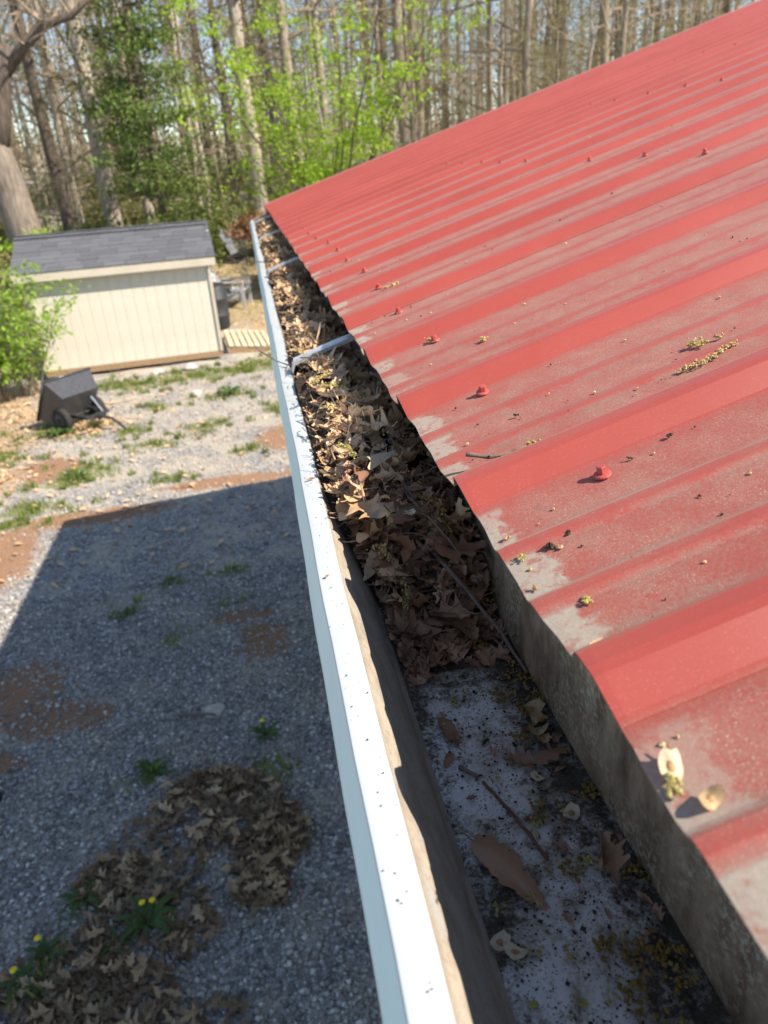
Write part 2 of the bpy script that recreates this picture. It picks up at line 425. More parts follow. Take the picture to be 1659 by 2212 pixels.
# buildings
MAT['siding'] = simple('cream_siding_paint', (0.62, 0.575, 0.48), 0.7, 0.06, 3, 0.3, 0, 0.1, 0.002)
MAT['cream_trim'] = simple('tan_trim_paint', (0.54, 0.48, 0.385), 0.7, 0.08, 4, 0.3, 0, 0.1, 0.002)
t = NT('charcoal_shingle'); c = t.coord()
k = t.ramp(t.rnd(), [(0, (0.082, 0.085, 0.095)), (0.5, (0.095, 0.098, 0.108)), (1, (0.115, 0.118, 0.128))])
k = t.mix(t.ss(t.noise(180, 2, 0.6, c), 0.45, 0.7, 0, 0.5), k, (0.17, 0.17, 0.18))
t.bump(t.noise(220, 2, 0.6, c), 0.5, 0.004)
MAT['shingle'] = t.done(k, 0.95, 0.2)
def wood(name, a, b):
    t = NT(name); c = t.coord()
    n = t.noise(22, 5, 0.65, t.mapping(c, (1, 0.08, 1)))
    k = t.mix(t.ss(n, 0.3, 0.7), a, b); t.bump(n, 0.3, 0.004)
    return t.done(k, 0.85, 0.25)
MAT['deck'] = wood('weathered_deck_wood', (0.42, 0.34, 0.23), (0.58, 0.49, 0.35))
MAT['skid'] = wood('brown_skid_wood', (0.25, 0.16, 0.09), (0.36, 0.25, 0.15))
MAT['greywood'] = wood('grey_chair_wood', (0.34, 0.345, 0.35), (0.48, 0.485, 0.49))
MAT['darkgrey'] = wood('dark_grey_chair_wood', (0.11, 0.115, 0.125), (0.19, 0.195, 0.21))
MAT['poly'] = simple('black_cart_plastic', (0.06, 0.061, 0.066), 0.27, 0.2, 20, 0.55, 0, 0.05, 0.001)
MAT['steel_black'] = simple('black_cart_steel', (0.04, 0.04, 0.042), 0.5, 0.2, 30)
MAT['tyre'] = simple('cart_tyre_rubber', (0.035, 0.033, 0.03), 0.85, 0.3, 60, 0.3)
MAT['barrel'] = simple('dark_barrel_plastic', (0.03, 0.032, 0.036), 0.5, 0.2, 20)
MAT['cloth'] = simple('white_cloth', (0.72, 0.72, 0.70), 0.9, 0.1, 30)
MAT['stoneb'] = simple('pale_block', (0.45, 0.42, 0.38), 0.9, 0.2, 30)
MAT['wallpaint'] = simple('white_house_siding', (0.62, 0.63, 0.62), 0.6, 0.06, 6)
MAT['shoe'] = simple('black_shoe', (0.02, 0.02, 0.022), 0.6, 0.3, 90)
MAT['shoe_red'] = simple('red_shoe_trim', (0.35, 0.03, 0.025), 0.5, 0.2, 90)

# ------------------------------------------------------------------ ground
def axis(parts):
    out = []
    for a, b, s in parts:
        out += list(np.arange(a, b - 1e-6, s))
    out.append(parts[-1][1])
    return np.array(out)
def smooth01(x): x = np.clip(x, 0, 1); return x * x * (3 - 2 * x)
def gz(x, y):
    x = np.asarray(x, float); y = np.asarray(y, float)
    h = 0.095 * np.clip(y - 15.0, 0, None) - 0.05 * np.clip(y - 45, 0, None)
    h = h + 0.03 * np.clip(-x - 5.5, 0, 30) * smooth01((y - 6) / 8)
    near = smooth01((y - 14) / 6)
    h = h + near * (0.10 * np.sin(x * 0.9 + y * 0.5) + 0.08 * np.sin(x * 0.37 - y * 0.8))
    h = h + 0.012 * np.sin(x * 2.1 + 1.0) * np.sin(y * 1.7) + 0.006 * np.sin(x * 6.3 + y * 4.1)
    return h
CLAY = [(-1.95, 4.15, 0.42, 0.42), (-1.62, 3.85, 0.32, 0.22), (-1.36, 3.80, 0.15, 0.15), (-1.9, 3.5, 0.3, 0.12), (-0.28, 4.35, 0.22, 0.3), (-0.45, 4.7, 0.3, 0.12), (-1.9, 6.9, 1.0, 0.22), (-0.6, 7.4, 0.9, 0.18), (0.15, 8.6, 0.5, 0.6), (-2.6, 6.2, 0.35, 0.9), (-0.5, 12.4, 0.4, 0.3), (-2.7, 8.4, 0.5, 0.5)]
GRASS = [(-0.7, 10.75, 0.32, 0.22), (-1.65, 10.55, 0.25, 0.2), (-1.45, 8.9, 0.22, 0.18), (-1.9, 9.6, 0.22, 0.2), (-2.25, 8.2, 0.35, 0.25), (-2.4, 7.95, 0.3, 0.2), (-2.64, 7.3, 0.3, 0.2), (-2.75, 7.0, 0.25, 0.15), (-0.95, 9.4, 0.3, 0.2), (0.05, 9.9, 0.25, 0.3), (-1.0, 12.25, 1.3, 0.38), (-2.2, 12.0, 0.7, 0.35), (0.1, 12.6, 0.6, 0.45), (-1.3, 7.7, 0.22, 0.15), (-2.9, 9.9, 0.5, 0.3), (-0.4, 8.3, 0.2, 0.12), (-3.6, 9.0, 0.5, 0.4), (-1.0, 5.35, 0.14, 0.1), (-1.33, 5.0, 0.12, 0.1), (-0.94, 3.2, 0.13, 0.08), (-1.27, 2.1, 0.16, 0.1), (-0.3, 3.05, 0.12, 0.2), (-0.55, 5.4, 0.25, 0.1), (-1.15, 2.45, 0.14, 0.08), (-0.95, 4.55, 0.1, 0.08), (-0.62, 4.9, 0.1, 0.06)]
LITTER = [(-3.9, 9.6, 0.9, 1.6), (-3.5, 8.2, 0.7, 0.8), (-3.3, 10.9, 0.6, 0.6), (-4.6, 11.5, 1.2, 1.5), (-2.6, 10.0, 0.45, 0.35), (-0.3, 17.5, 2.2, 2.2), (0.8, 15.4, 1.4, 1.5), (-0.6, 20.5, 3, 2.5), (-5.5, 7.5, 1.2, 2), (0.5, 13.2, 0.4, 0.4)]
def patches(x, y, L):
    w = np.zeros_like(x)
    for px, py, rx, ry in L:
        w = np.maximum(w, np.exp(-(((x - px) / rx) ** 2 + ((y - py) / ry) ** 2)))
    return w
gx = axis([(-400, -60, 40), (-60, -12, 3), (-12, -4.6, 0.4), (-4.6, 1.4, 0.07), (1.4, 12, 0.6), (12, 60, 4), (60, 400, 40)])
gy = axis([(-60, -4, 4), (-4, 1.0, 0.3), (1.0, 13.5, 0.07), (13.5, 30, 0.35), (30, 60, 2), (60, 700, 40)])
GX, GY = np.meshgrid(gx, gy)
GZ = gz(GX, GY)
far = smooth01((GY - 120) / 200)
V = np.stack([GX, GY, GZ], -1).reshape(-1, 3)
nx, ny = len(gx), len(gy)
ii = np.arange(nx * ny).reshape(ny, nx)
F = np.stack([ii[:-1, :-1], ii[:-1, 1:], ii[1:, 1:], ii[1:, :-1]], -1).reshape(-1, 4)
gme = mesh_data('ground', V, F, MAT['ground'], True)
ca = gme.color_attributes.new('cover', 'FLOAT_COLOR', 'POINT')
gr = np.maximum(patches(GX, GY, GRASS), 0.46 * smooth01((GY - 13.8) / 2.5)) 
li = np.maximum(patches(GX, GY, LITTER), 0.45 * smooth01((GY - 16) / 4))
colr = np.stack([patches(GX, GY, CLAY), gr, li, np.ones_like(GX)], -1).reshape(-1).astype(np.float32)
ca.data.foreach_set('color', colr)
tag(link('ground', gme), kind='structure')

# crushed stone lying on the yard
def stones(n, x0, x1, y0, y1, smin, smax, keep):
    x = RNG.uniform(x0, x1, n); y = RNG.uniform(y0, y1, n)
    k = keep(x, y); x = x[k]; y = y[k]; n = len(x)
    s = smin + (smax - smin) * RNG.random(n) ** 2.2
    base = np.array([(1, 0, 0.1), (0.2, 1, -0.1), (-1, 0.1, 0.15), (-0.1, -1, 0), (0, 0.1, 0.75), (0.1, 0, -0.6)], float)
    P = base[None] * (1 + RNG.uniform(-0.35, 0.35, (n, 6, 1))) + RNG.uniform(-0.22, 0.22, (n, 6, 3))
    a = RNG.uniform(0, 6.283, n); ca_, sa_ = np.cos(a), np.sin(a)
    X = P[:, :, 0] * ca_[:, None] - P[:, :, 1] * sa_[:, None]; Y = P[:, :, 0] * sa_[:, None] + P[:, :, 1] * ca_[:, None]
    P = np.stack([X, Y, P[:, :, 2]], -1) * (s[:, None, None])
    P[:, :, 0] += x[:, None]; P[:, :, 1] += y[:, None]; P[:, :, 2] += (gz(x, y) + s * 0.25)[:, None]
    T = np.array([(0, 1, 4), (1, 2, 4), (2, 3, 4), (3, 0, 4), (1, 0, 5), (2, 1, 5), (3, 2, 5), (0, 3, 5)])
    F = (T[None] + (np.arange(n) * 6)[:, None, None]).reshape(-1, 3)
    return P.reshape(-1, 3), F
def keepf(dens):
    def k(x, y):
        c = patches(x, y, CLAY); l = patches(x, y, LITTER); g = patches(x, y, GRASS)
        d = dens * (1 - 0.9 * c) * (1 - 0.92 * l) * (1 - 0.55 * g)
        bare = 0.5 + 0.5 * np.sin(x * 1.9 + np.sin(y * 1.3) * 1.5) * np.sin(y * 0.9 + x * 0.6)
        d = d * (0.55 + 0.45 * bare)
        return (RNG.random(len(x)) < d)
    return k
Va, Fa = stones(90000, -3.0, 0.62, 1.2, 5.4, 0.0045, 0.017, keepf(1.0))
Vb, Fb = stones(42000, -4.0, 0.62, 5.4, 12.6, 0.006, 0.020, keepf(0.75))
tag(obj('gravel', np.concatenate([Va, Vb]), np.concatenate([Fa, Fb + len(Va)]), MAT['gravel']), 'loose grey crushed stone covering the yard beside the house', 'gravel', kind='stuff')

# grass blades
def blades(pts, hmin, hmax, wmin, wmax, lean=0.6):
    pts = np.asarray(pts, float); n = len(pts)
    h = RNG.uniform(hmin, hmax, n); w = RNG.uniform(wmin, wmax, n); a = RNG.uniform(0, 6.283, n); ln = RNG.uniform(0.1, lean, n) * h
    b = RNG.uniform(0, 6.283, n)
    dx, dy = np.cos(a) * w, np.sin(a) * w
    lx, ly = np.cos(b) * ln, np.sin(b) * ln
    P = np.zeros((n, 4, 3))
    P[:, 0] = pts - np.stack([dx, dy, h * 0.05], -1); P[:, 1] = pts + np.stack([dx, dy, -h * 0.05], -1)
    P[:, 2] = pts + np.stack([dx * 0.6 + lx * 0.4, dy * 0.6 + ly * 0.4, h * 0.62], -1)
    P[:, 3] = pts + np.stack([lx, ly, h], -1)
    F = np.array([(0, 1, 2), (0, 2, 3)])[None] + (np.arange(n) * 4)[:, None, None]
    return P.reshape(-1, 3), F.reshape(-1, 3)
gp = []
for (px, py, rx, ry) in GRASS:
    n = int(120 + 5200 * rx * ry) if py > 6 else int(30 + 900 * rx * ry)
    m_ = max(4, int(n / 34)); sx_ = RNG.normal(px, rx * 0.85, m_); sy_ = RNG.normal(py, ry * 0.85, m_); w_ = RNG.integers(0, m_, n); sd_ = RNG.uniform(0.015, 0.07, m_)[w_]
    x = sx_[w_] + RNG.normal(0, 1, n) * sd_; y = sy_[w_] + RNG.normal(0, 1, n) * sd_
    gp.append(np.stack([x, y, gz(x, y)], -1))
n = 5200
x = RNG.uniform(-1.4, 3.5, n); y = RNG.uniform(13.8, 26, n)
k = np.sin(x * 1.7 + y * 0.6) * np.sin(y * 1.1 - x * 0.4) + RNG.normal(0, 0.5, n) > 0.25
gp.append(np.stack([x, y, gz(x, y)], -1)[k])
n = 5200
x = RNG.uniform(-9, -3.2, n); y = RNG.uniform(8.5, 19, n)
k = np.sin(x * 1.3 + y * 0.9) * np.sin(y * 0.8 - x) + RNG.normal(0, 0.5, n) > 0.3
gp.append(np.stack([x, y, gz(x, y)], -1)[k])
gp = np.concatenate(gp)
V, F = blades(gp, 0.025, 0.085, 0.003, 0.008)
tag(obj('grass', V, F, MAT['grass']), 'short spring grass and weeds sprouting in patches through the gravel', 'grass', kind='stuff')

# ------------------------------------------------------------------ house: roof, walls
TH = math.radians(16.4)
cT, sT = math.cos(TH), math.sin(TH)
EX, EZ = 0.1315, 2.766
YC = 5.60
Y0 = -5.5
RX = 4.9
SL = (RX - EX) / cT
def rp(d, y, h=0.0):
    """point on the roof: d metres up the slope from the eave, h above the pan"""
    return Vector((EX + d * cT - h * sT, y, EZ + d * sT + h * cT))
def roof_d(x): return (x - EX) / cT
P = 0.2275
TIP = 0.253
prof = [(-0.026, 0, 0.35, 0.15), (-0.022, 0.0016, 0.05, 0), (-0.006, 0.0142, 0, 0), (0.0, 0.0158, 0, 0), (0.010, 0.0160, 0.05, 0.0), (0.015, 0.0142, 0.25, 0.3), (0.027, 0.0014, 0.7, 0.95), (0.032, 0, 0.85, 0.75), (0.045, 0, 0.9, 0.1),
        (0.060, 0, 0.9, 0.25), (0.064, 0.0002, 0.6, 0.7), (0.071, 0.0028, 0.15, 0.1), (0.078, 0.0033, 0.35, 0.25), (0.084, 0.0004, 0.85, 0.65), (0.089, 0, 0.92, 0.15), (0.105, 0, 0.95, 0.05),
        (0.122, 0, 0.92, 0.2), (0.126, 0.0002, 0.6, 0.7), (0.133, 0.0028, 0.15, 0.1), (0.140, 0.0033, 0.35, 0.25), (0.146, 0.0004, 0.85, 0.65), (0.151, 0, 0.92, 0.2), (0.175, 0, 0.95, 0.05), (0.190, 0, 0.8, 0.1)]
def build_panel(r0, r1, last=False):
    """r0, r1: rib indices; panel runs from rib r0 to rib r1 where it laps"""
    ys, hs, vs, cs = [], [], [], []
    for r in range(r0, r1):
        for u, h, v, cr in prof:
            y = TIP + r * P + u
            ys.append(y); hs.append(h); vs.append(v); cs.append(cr)
    for u, h, v, cr in prof[:5]:                       # lap under/over the next panel's rib
        ys.append(TIP + r1 * P + u); hs.append(h - 0.0012); vs.append(v); cs.append(cr)
    ys = np.array(ys); hs = np.array(hs); vs = np.array(vs); cs = np.array(cs)
    ds = np.concatenate([[0, 0.006, 0.02, 0.04, 0.06, 0.08, 0.12, 0.2, 0.4, 0.7], np.linspace(1.1, SL - 0.05, 9)])
    top = []
    wear = []
    for i, d in enumerate(ds):
        for y, h, v, cr in zip(ys, hs, vs, cs):
            wob = 0.0012 * math.sin(y * 31) + 0.0008 * math.sin(y * 87 + 1) if d == 0 else 0.0
            lift = 0.0006 * math.sin(y * 7.3 + d * 2.1)
            top.append(rp(d + wob, y, h + lift - (0.0003 if d == 0 else 0)))
            wear.append((v, cr, max(0.0, 1.0 - d / 0.048), 1))
    n = len(ys); m = len(ds)
    F = [(i * n + j, (i + 1) * n + j, (i + 1) * n + j + 1, i * n + j + 1) for i in range(m - 1) for j in range(n - 1)]
    F = [tuple(reversed(f)) for f in F]
    b = len(top)
    off = Vector((sT, 0, -cT)) * 0.0016
    bot = [p + off for p in top]
    F += [(b + i * n + j, b + (i + 1) * n + j, b + (i + 1) * n + j + 1, b + i * n + j + 1) for i in range(m - 1) for j in range(n - 1)]
    F += [(j, j + 1, b + j + 1, b + j) for j in range(n - 1)]
    F += [((m - 1) * n + j + 1, (m - 1) * n + j, b + (m - 1) * n + j, b + (m - 1) * n + j + 1) for j in range(n - 1)]
    F += [(i * n, b + i * n, b + (i + 1) * n, (i + 1) * n) for i in range(m - 1)]
    F += [(i * n + n - 1, (i + 1) * n + n - 1, b + (i + 1) * n + n - 1, b + i * n + n - 1) for i in range(m - 1)]
    me = mesh_data('roof_panel', [tuple(p) for p in top + bot], F, MAT['roof'])
    a = me.color_attributes.new('wear', 'FLOAT_COLOR', 'POINT')
    a.data.foreach_set('color', np.array(wear + wear, dtype=np.float32).ravel())
    return me
house = empty('house', (2.5, 0.0, 0.0))
tag(house, 'house with dusty red corrugated metal roof in the right foreground', 'house')
inv = Matrix.Translation((-2.5, 0, 0))
def hpart(o):
    """parent to the house keeping world placement"""
    o.parent = house; o.matrix_parent_inverse = inv
    return o
# screws
sb = MB()
sb.lathe([(0.0078, 0.0), (0.0078, 0.0011), (0.0072, 0.0016)], 16)
washer_me = None
sc = MB()
sc.lathe([(0.0062, 0.0000), (0.0064, 0.0010), (0.0060, 0.0017), (0.0046, 0.0022)], 18)
sc.lathe([(0.0036, 0.0020), (0.0036, 0.0072), (0.0033, 0.0078)], 6)
sc.lathe([(0.0024, 0.0076), (0.0024, 0.0080)], 12)
screw_me = sc.data('screw', MAT['screw'])
gk = MB(); gk.lathe([(0.0094, 0), (0.0094, 0.0010), (0.0088, 0.0014)], 18)
gask_me = gk.data('screw_gasket', MAT['rubber'])
first = math.floor((Y0 - TIP) / P)
lastr = math.floor((YC - 0.02 - TIP) / P)
r = 0
starts = [r0 for r0 in range(-40, 60, 4)]
panel_of = {}
for r0 in starts:
    a = max(r0, first); b = min(r0 + 4, lastr)
    if b <= a: continue
    o = hpart(link('roof_panel', build_panel(a, b)))
    for q in range(a, b): panel_of[q] = o
rows = [0.088, 0.725, 1.36, 1.99, 2.62, 3.25, 3.9]
for q, o in panel_of.items():
    for ri, d in enumerate(rows):
        y = TIP + q * P - 0.048 + random.uniform(-0.006, 0.006)
        if random.random() < 0.05: continue
        if y < -0.6 or y < first * P + TIP + 0.02: continue
        if q - 1 not in panel_of: continue
        dd = d + random.uniform(-0.012, 0.012)
        p = rp(dd, y, 0.0014)
        s = link('screw', screw_me, o, rot=(random.uniform(-0.06, 0.06), -TH + random.uniform(-0.06, 0.06), random.uniform(0, 1)))
        s.location = p
        if y < 1.3 and d < 0.8:
            pass
# rake trim at the far gable
mb = MB()
w0, w1, hh = YC - 0.125, YC, 0.0145
sec = [(w0 - 0.012, 0.0006), (w0, 0.0008), (w0 + 0.01, hh), (w1, hh + 0.002), (w1, -0.12), (w1 - 0.002, -0.12), (w1 - 0.002, hh - 0.0005), (w0 + 0.0108, hh - 0.0015)]
for d in (-0.004, SL):
    for y, h in sec: mb.V.append(tuple(rp(d, y, h)))
k = len(sec)
mb.F += [(i, (i + 1) % k, k + (i + 1) % k, k + i) for i in range(k)] + [tuple(range(k - 1, -1, -1)), tuple(range(k, 2 * k))]
hpart(mb.build('rake_trim', MAT['trim']))
# near rake (behind the camera), other slope, ridge cap, gables, walls, fascia, soffit
mb = MB(); rz = EZ + SL * sT
xr = 2 * RX - EX
for y in (Y0, YC):
    mb.V += [(RX, y, rz), (xr, y, EZ), (xr, y, EZ - 0.004), (RX, y, rz - 0.004)]
mb.F += [(0, 4, 5, 1), (3, 2, 6, 7), (0, 1, 2, 3), (4, 7, 6, 5), (1, 5, 6, 2)]
hpart(mb.build('far_roof_slope', MAT['trim']))
mb = MB()
for y in (Y0 - 0.02, YC + 0.03):
    mb.V += [(RX - 0.16 * cT, y, rz - 0.16 * sT + 0.022), (RX, y, rz + 0.03), (RX + 0.16 * cT, y, rz - 0.16 * sT + 0.022), (RX + 0.16 * cT, y, rz - 0.16 * sT + 0.015), (RX, y, rz + 0.022), (RX - 0.16 * cT, y, rz - 0.16 * sT + 0.015)]
mb.F += [(0, 6, 7, 1), (1, 7, 8, 2), (2, 8, 9, 3), (3, 9, 10, 4), (4, 10, 11, 5), (5, 11, 6, 0), (0, 1, 2, 3, 4, 5), (11, 10, 9, 8, 7, 6)]
hpart(mb.build('ridge_cap', MAT['trim']))
wx0, wx1, wy0, wy1 = 0.55, 2 * RX - 0.55, Y0 + 0.3, YC - 0.32
def roofz(x): return EZ + (min(x, 2 * RX - x) - EX) * math.tan(TH) - 0.03
for nm, y in (('gable_wall', wy0), ('gable_wall', wy1)):
    mb = MB()
    pts = [(wx0, 0), (wx1, 0), (wx1, roofz(wx1)), (RX, roofz(RX)), (wx0, roofz(wx0))]
    for yy in (y - 0.06, y + 0.06): mb.V += [(x, yy, z) for x, z in pts]
    mb.F += [(0, 1, 2, 3, 4), (9, 8, 7, 6, 5)] + [(i, 5 + i, 5 + (i + 1) % 5, (i + 1) % 5) for i in range(5)]
    hpart(mb.build(nm, MAT['wallpaint']))
for nm, xx in (('side_wall', wx0), ('side_wall', wx1)):
    mb = MB(); mb.box(xx - 0.06, xx + 0.06, wy0 + 0.065, wy1 - 0.065, 0, roofz(xx) - 0.05)
    hpart(mb.build(nm, MAT['wallpaint']))
mb = MB(); mb.box(0.1885, 0.214, Y0, YC - 0.01, 2.575, 2.762); hpart(mb.build('fascia_board', MAT['cream_trim']))
mb = MB(); mb.box(0.2145, 0.485, Y0, YC - 0.01, 2.575, 2.59); hpart(mb.build('soffit', MAT['wallpaint']))
mb = MB()
for y0_, y1_ in ((YC - 0.30, YC - 0.012),):
    for d in (0.04, SL):
        mb.V += [tuple(rp(d, y0_, -0.02)), tuple(rp(d, y1_, -0.02)), tuple(rp(d, y1_, -0.115)), tuple(rp(d, y0_, -0.115))]
mb.F += [(0, 1, 2, 3), (7, 6, 5, 4), (0, 4, 5, 1), (1, 5, 6, 2), (2, 6, 7, 3), (3, 7, 4, 0)]
hpart(mb.build('rake_board', MAT['cream_trim']))

# ------------------------------------------------------------------ gutter
gut = empty('gutter', (0.10, 0.0, 2.60))
tag(gut, 'white metal roof gutter clogged with dead leaves along the red eave', 'gutter')
ginv = Matrix.Translation((-0.10, 0, -2.60))
def gpart(o):
    o.parent = gut; o.matrix_parent_inverse = ginv
    return o
GY0, GY1 = -1.6, YC + 0.03
LZ, BZ = 2.685, 2.60
def extrude(sec, ys, wob=None):
    """closed section (x,z) swept along y"""
    V = []; k = len(sec)
    for j, y in enumerate(ys):
        for i, (x, z) in enumerate(sec):
            dx, dz = wob(i, y) if wob else (0, 0)
            V.append((x + dx, y, z + dz))
    F = []
    for j in range(len(ys) - 1):
        for i in range(k):
            F.append((j * k + i, (j + 1) * k + i, (j + 1) * k + (i + 1) % k, j * k + (i + 1) % k))
    F.append(tuple(range(k))); F.append(tuple((len(ys) - 1) * k + i for i in range(k - 1, -1, -1)))
    return V, F
ysg = list(np.arange(GY0, GY1, 0.06)) + [GY1]
SEAM = 1.265
def wobl(i, y): return (0.0007 * math.sin(y * 9.1) + 0.0004 * math.sin(y * 31 + 1), 0.0007 * math.sin(y * 6.3 + 2) + 0.0003 * math.sin(y * 23))
# rolled lip: flat top, rounded front bead, in two lengths that lap at the seam
lip_sec = [(0.0384, LZ - 0.0050), (0.0384, LZ - 0.0008), (0.0376, LZ), (0.0210, LZ + 0.0002), (0.0196, LZ - 0.0003), (0.0188, LZ - 0.0016), (0.0150, LZ - 0.0090), (0.0110, LZ - 0.0165), (0.0118, LZ - 0.0168), (0.0158, LZ - 0.0092), (0.0196, LZ - 0.0020), (0.0212, LZ - 0.0010), (0.0368, LZ - 0.0012), (0.0375, LZ - 0.0020), (0.0375, LZ - 0.0050)]
for a, b, o_ in ((GY0, SEAM, 0.0), (SEAM - 0.012, GY1, -0.0013)):
    ys = [y for y in ysg if a < y < b]
    V, F = extrude([(x, z + o_) for x, z in lip_sec], [a] + ys + [b], wobl)
    kk = len(lip_sec); mi = [(1 if 5 <= (q % kk) <= 9 else 0) for q in range(len(F))]  # front slope of the lip takes the shade-tinted face colour too
    lo_ = gpart(obj('lip', V, F, [MAT['white'], MAT['face']], smooth=True, mi=mi)); lo_.data.set_sharp_from_angle(angle=math.radians(35))
# outer ogee face
face = [(0.0113, LZ - 0.0160), (0.0104, LZ - 0.018), (0.0100, LZ - 0.030), (0.0125, LZ - 0.036), (0.020, LZ - 0.046), (0.033, LZ - 0.054), (0.046, LZ - 0.062), (0.058, LZ - 0.074), (0.067, BZ - 0.0016)]
inn = [(x + 0.0012, z + 0.0006) for x, z in reversed(face)]
V, F = extrude(face + inn, ysg, wobl)
fo_ = gpart(obj('front_face', V, F, MAT['face'], smooth=True)); fo_.data.set_sharp_from_angle(angle=math.radians(60))
# inner front wall, floor and back wall
iw = [(0.0387, LZ - 0.0015), (0.0415, LZ - 0.008), (0.0470, LZ - 0.017), (0.0540, LZ - 0.032), (0.0615, LZ - 0.048), (0.0690, LZ - 0.064), (0.0740, BZ + 0.008), (0.0790, BZ + 0.0006)]
V, F = extrude(iw + [(x - 0.0010, z - 0.0004) for x, z in reversed(iw)], ysg, wobl)
gpart(obj('inner_front_wall', V, F, MAT['inner']))
V, F = extrude([(0.0660, BZ - 0.0014), (0.0660, BZ), (0.12, BZ - 0.0006), (0.1868, BZ), (0.1868, BZ - 0.0014)][::-1], ysg)
gpart(obj('gutter_floor', V, F, MAT['floor']))
bw = [(0.1858, BZ + 0.0002), (0.1840, BZ + 0.003), (0.1852, BZ + 0.06), (0.1855, 2.762), (0.1875, 2.762), (0.1875, BZ + 0.0002)]
V, F = extrude(bw, ysg, lambda i, y: (0.0012 * math.sin(y * 8 + 1) if i < 3 else 0, 0))
gpart(obj('back_wall', V, F, MAT['back']))
mb = MB(); sec = face[:1] + face + [(0.1865, BZ - 0.0016), (0.1865, LZ + 0.03), (0.0385, LZ - 0.001)]
k = len(sec)
for y in (GY1, GY1 + 0.0016): mb.V += [(x, y, z) for x, z in sec]
mb.F += [tuple(range(k)), tuple(range(2 * k - 1, k - 1, -1))] + [(i, k + i, k + (i + 1) % k, (i + 1) % k) for i in range(k)]
gpart(mb.build('end_cap', MAT['white']))
def hanger(y, lab=None):
    mb = MB()
    secy = [(-0.0140, 0.0), (-0.0140, 0.0062), (-0.0115, 0.0066), (-0.0105, 0.0018), (-0.0035, 0.0016), (-0.0022, 0.0042), (0.0022, 0.0042), (0.0035, 0.0016), (0.0105, 0.0018), (0.0115, 0.0066), (0.0140, 0.0062), (0.0140, 0.0), (0.0, -0.0006)]
    k = len(secy)
    xs = [(0.0400, LZ + 0.0005, 1.0), (0.045, LZ + 0.016, 1.1), (0.09, LZ + 0.031, 1.15), (0.14, LZ + 0.046, 1.15), (0.183, LZ + 0.058, 1.2)]
    for x, z, s in xs:
        mb.V += [(x, y + a * s, z + b) for a, b in secy]
    for j in range(len(xs) - 1):
        mb.F += [(j * k + i, j * k + (i + 1) % k, (j + 1) * k + (i + 1) % k, (j + 1) * k + i) for i in range(k)]
    mb.F += [tuple(range(k - 1, -1, -1)), tuple((len(xs) - 1) * k + i for i in range(k))]
    h = gpart(mb.build('hanger_bracket', MAT['alu']))
    M = Matrix.Translation((0.171, y, LZ + 0.049)) @ Matrix.Rotation(-math.pi / 2, 4, 'Y')
    s = MB(); s.lathe([(0.0045, 0), (0.0045, 0.004), (0.002, 0.0045)], 6, Matrix.Translation((0.166, y, LZ + 0.059)))
    so = s.build('hanger_screw', MAT['alu']); so.parent = h; so.matrix_parent_inverse = Matrix.Identity(4)
for y in (1.225, 2.485, 3.745, 5.0): hanger(y)

# ------------------------------------------------------------------ leaves
def oak_leaf(seed, lobes=4, wide=0.30, curl=0.5, bend=0.3, twist=0.2, N=21, point=1.0):
    """one dry lobed leaf, unit length along x with a stalk, curled; centred"""
    r = random.Random(seed)
    ts = np.linspace(0, 1, N)
    Vv = []; F = []
    mid = []; L = []; R_ = []
    ph = r.uniform(-0.3, 0.3)
    for i, t in enumerate(ts):
        env = math.sin(math.pi * min(1, (t * 0.96 + 0.03)) ** 0.85) ** 0.75
        ll = 0.50 + 0.50 * max(0, math.cos(2 * math.pi * lobes * (t + ph * 0.1))) ** (0.8)
        lr = 0.50 + 0.50 * max(0, math.cos(2 * math.pi * lobes * (t + 0.06 + ph * 0.1))) ** (0.8)
        wl = wide * env * ll * r.uniform(0.72, 1.15) + 0.004
        wr = wide * env * lr * r.uniform(0.72, 1.15) + 0.004
        sweep = 0.05 * point
        mid.append((t, 0.02 * math.sin(t * 5 + seed)))
        L.append((t + sweep * ll, wl)); R_.append((t + sweep * lr, -wr))
    c1, c2 = r.uniform(0.5, 1.2) * curl, r.uniform(0.5, 1.2) * curl
    bd = r.uniform(-1, 1) * bend; tw = r.uniform(-1, 1) * twist
    f1, f2 = r.uniform(4, 9), r.uniform(4, 9)
    def warp(x, y):
        k = c1 if y > 0 else c2
        z = k * y * y * 3.0 + bd * (x - 0.5) ** 2 + tw * (x - 0.5) * y * 2 + 0.03 * math.sin(x * f1 + y * 14) + 0.025 * math.sin(y * f2 * 3 + x * 5)
        y2 = y * (1 - 0.35 * k * abs(y))
        return (x - 0.5, y2, z)
    for i in range(N):
        for (x, y) in (L[i], (L[i][0] * 0.5 + mid[i][0] * 0.5, L[i][1] * 0.5), mid[i], (R_[i][0] * 0.5 + mid[i][0] * 0.5, R_[i][1] * 0.5), R_[i]):
            v = warp(x, y)
            if (x, y) == mid[i]: v = (v[0], v[1], v[2] - 0.012)
            Vv.append(v)
    for i in range(N - 1):
        for j in range(4):
            F.append((i * 5 + j, i * 5 + j + 1, (i + 1) * 5 + j + 1, (i + 1) * 5 + j))
    b = len(Vv)
    s0 = warp(0, 0)
    for (dx, w) in ((0.02, 0.010), (-0.12, 0.006), (-0.25, 0.008)):
        Vv += [(s0[0] + dx, s0[1] - w, s0[2] - 0.01 + dx * dx), (s0[0] + dx, s0[1] + w, s0[2] - 0.01 + dx * dx), (s0[0] + dx, s0[1], s0[2] + 0.008 + dx * dx)]
    for q in range(2):
        for a_, c_ in ((0, 1), (1, 2), (2, 0)):
            F.append((b + q * 3 + a_, b + q * 3 + c_, b + q * 3 + 3 + c_, b + q * 3 + 3 + a_))
    return Vv, F
SHAPES = []
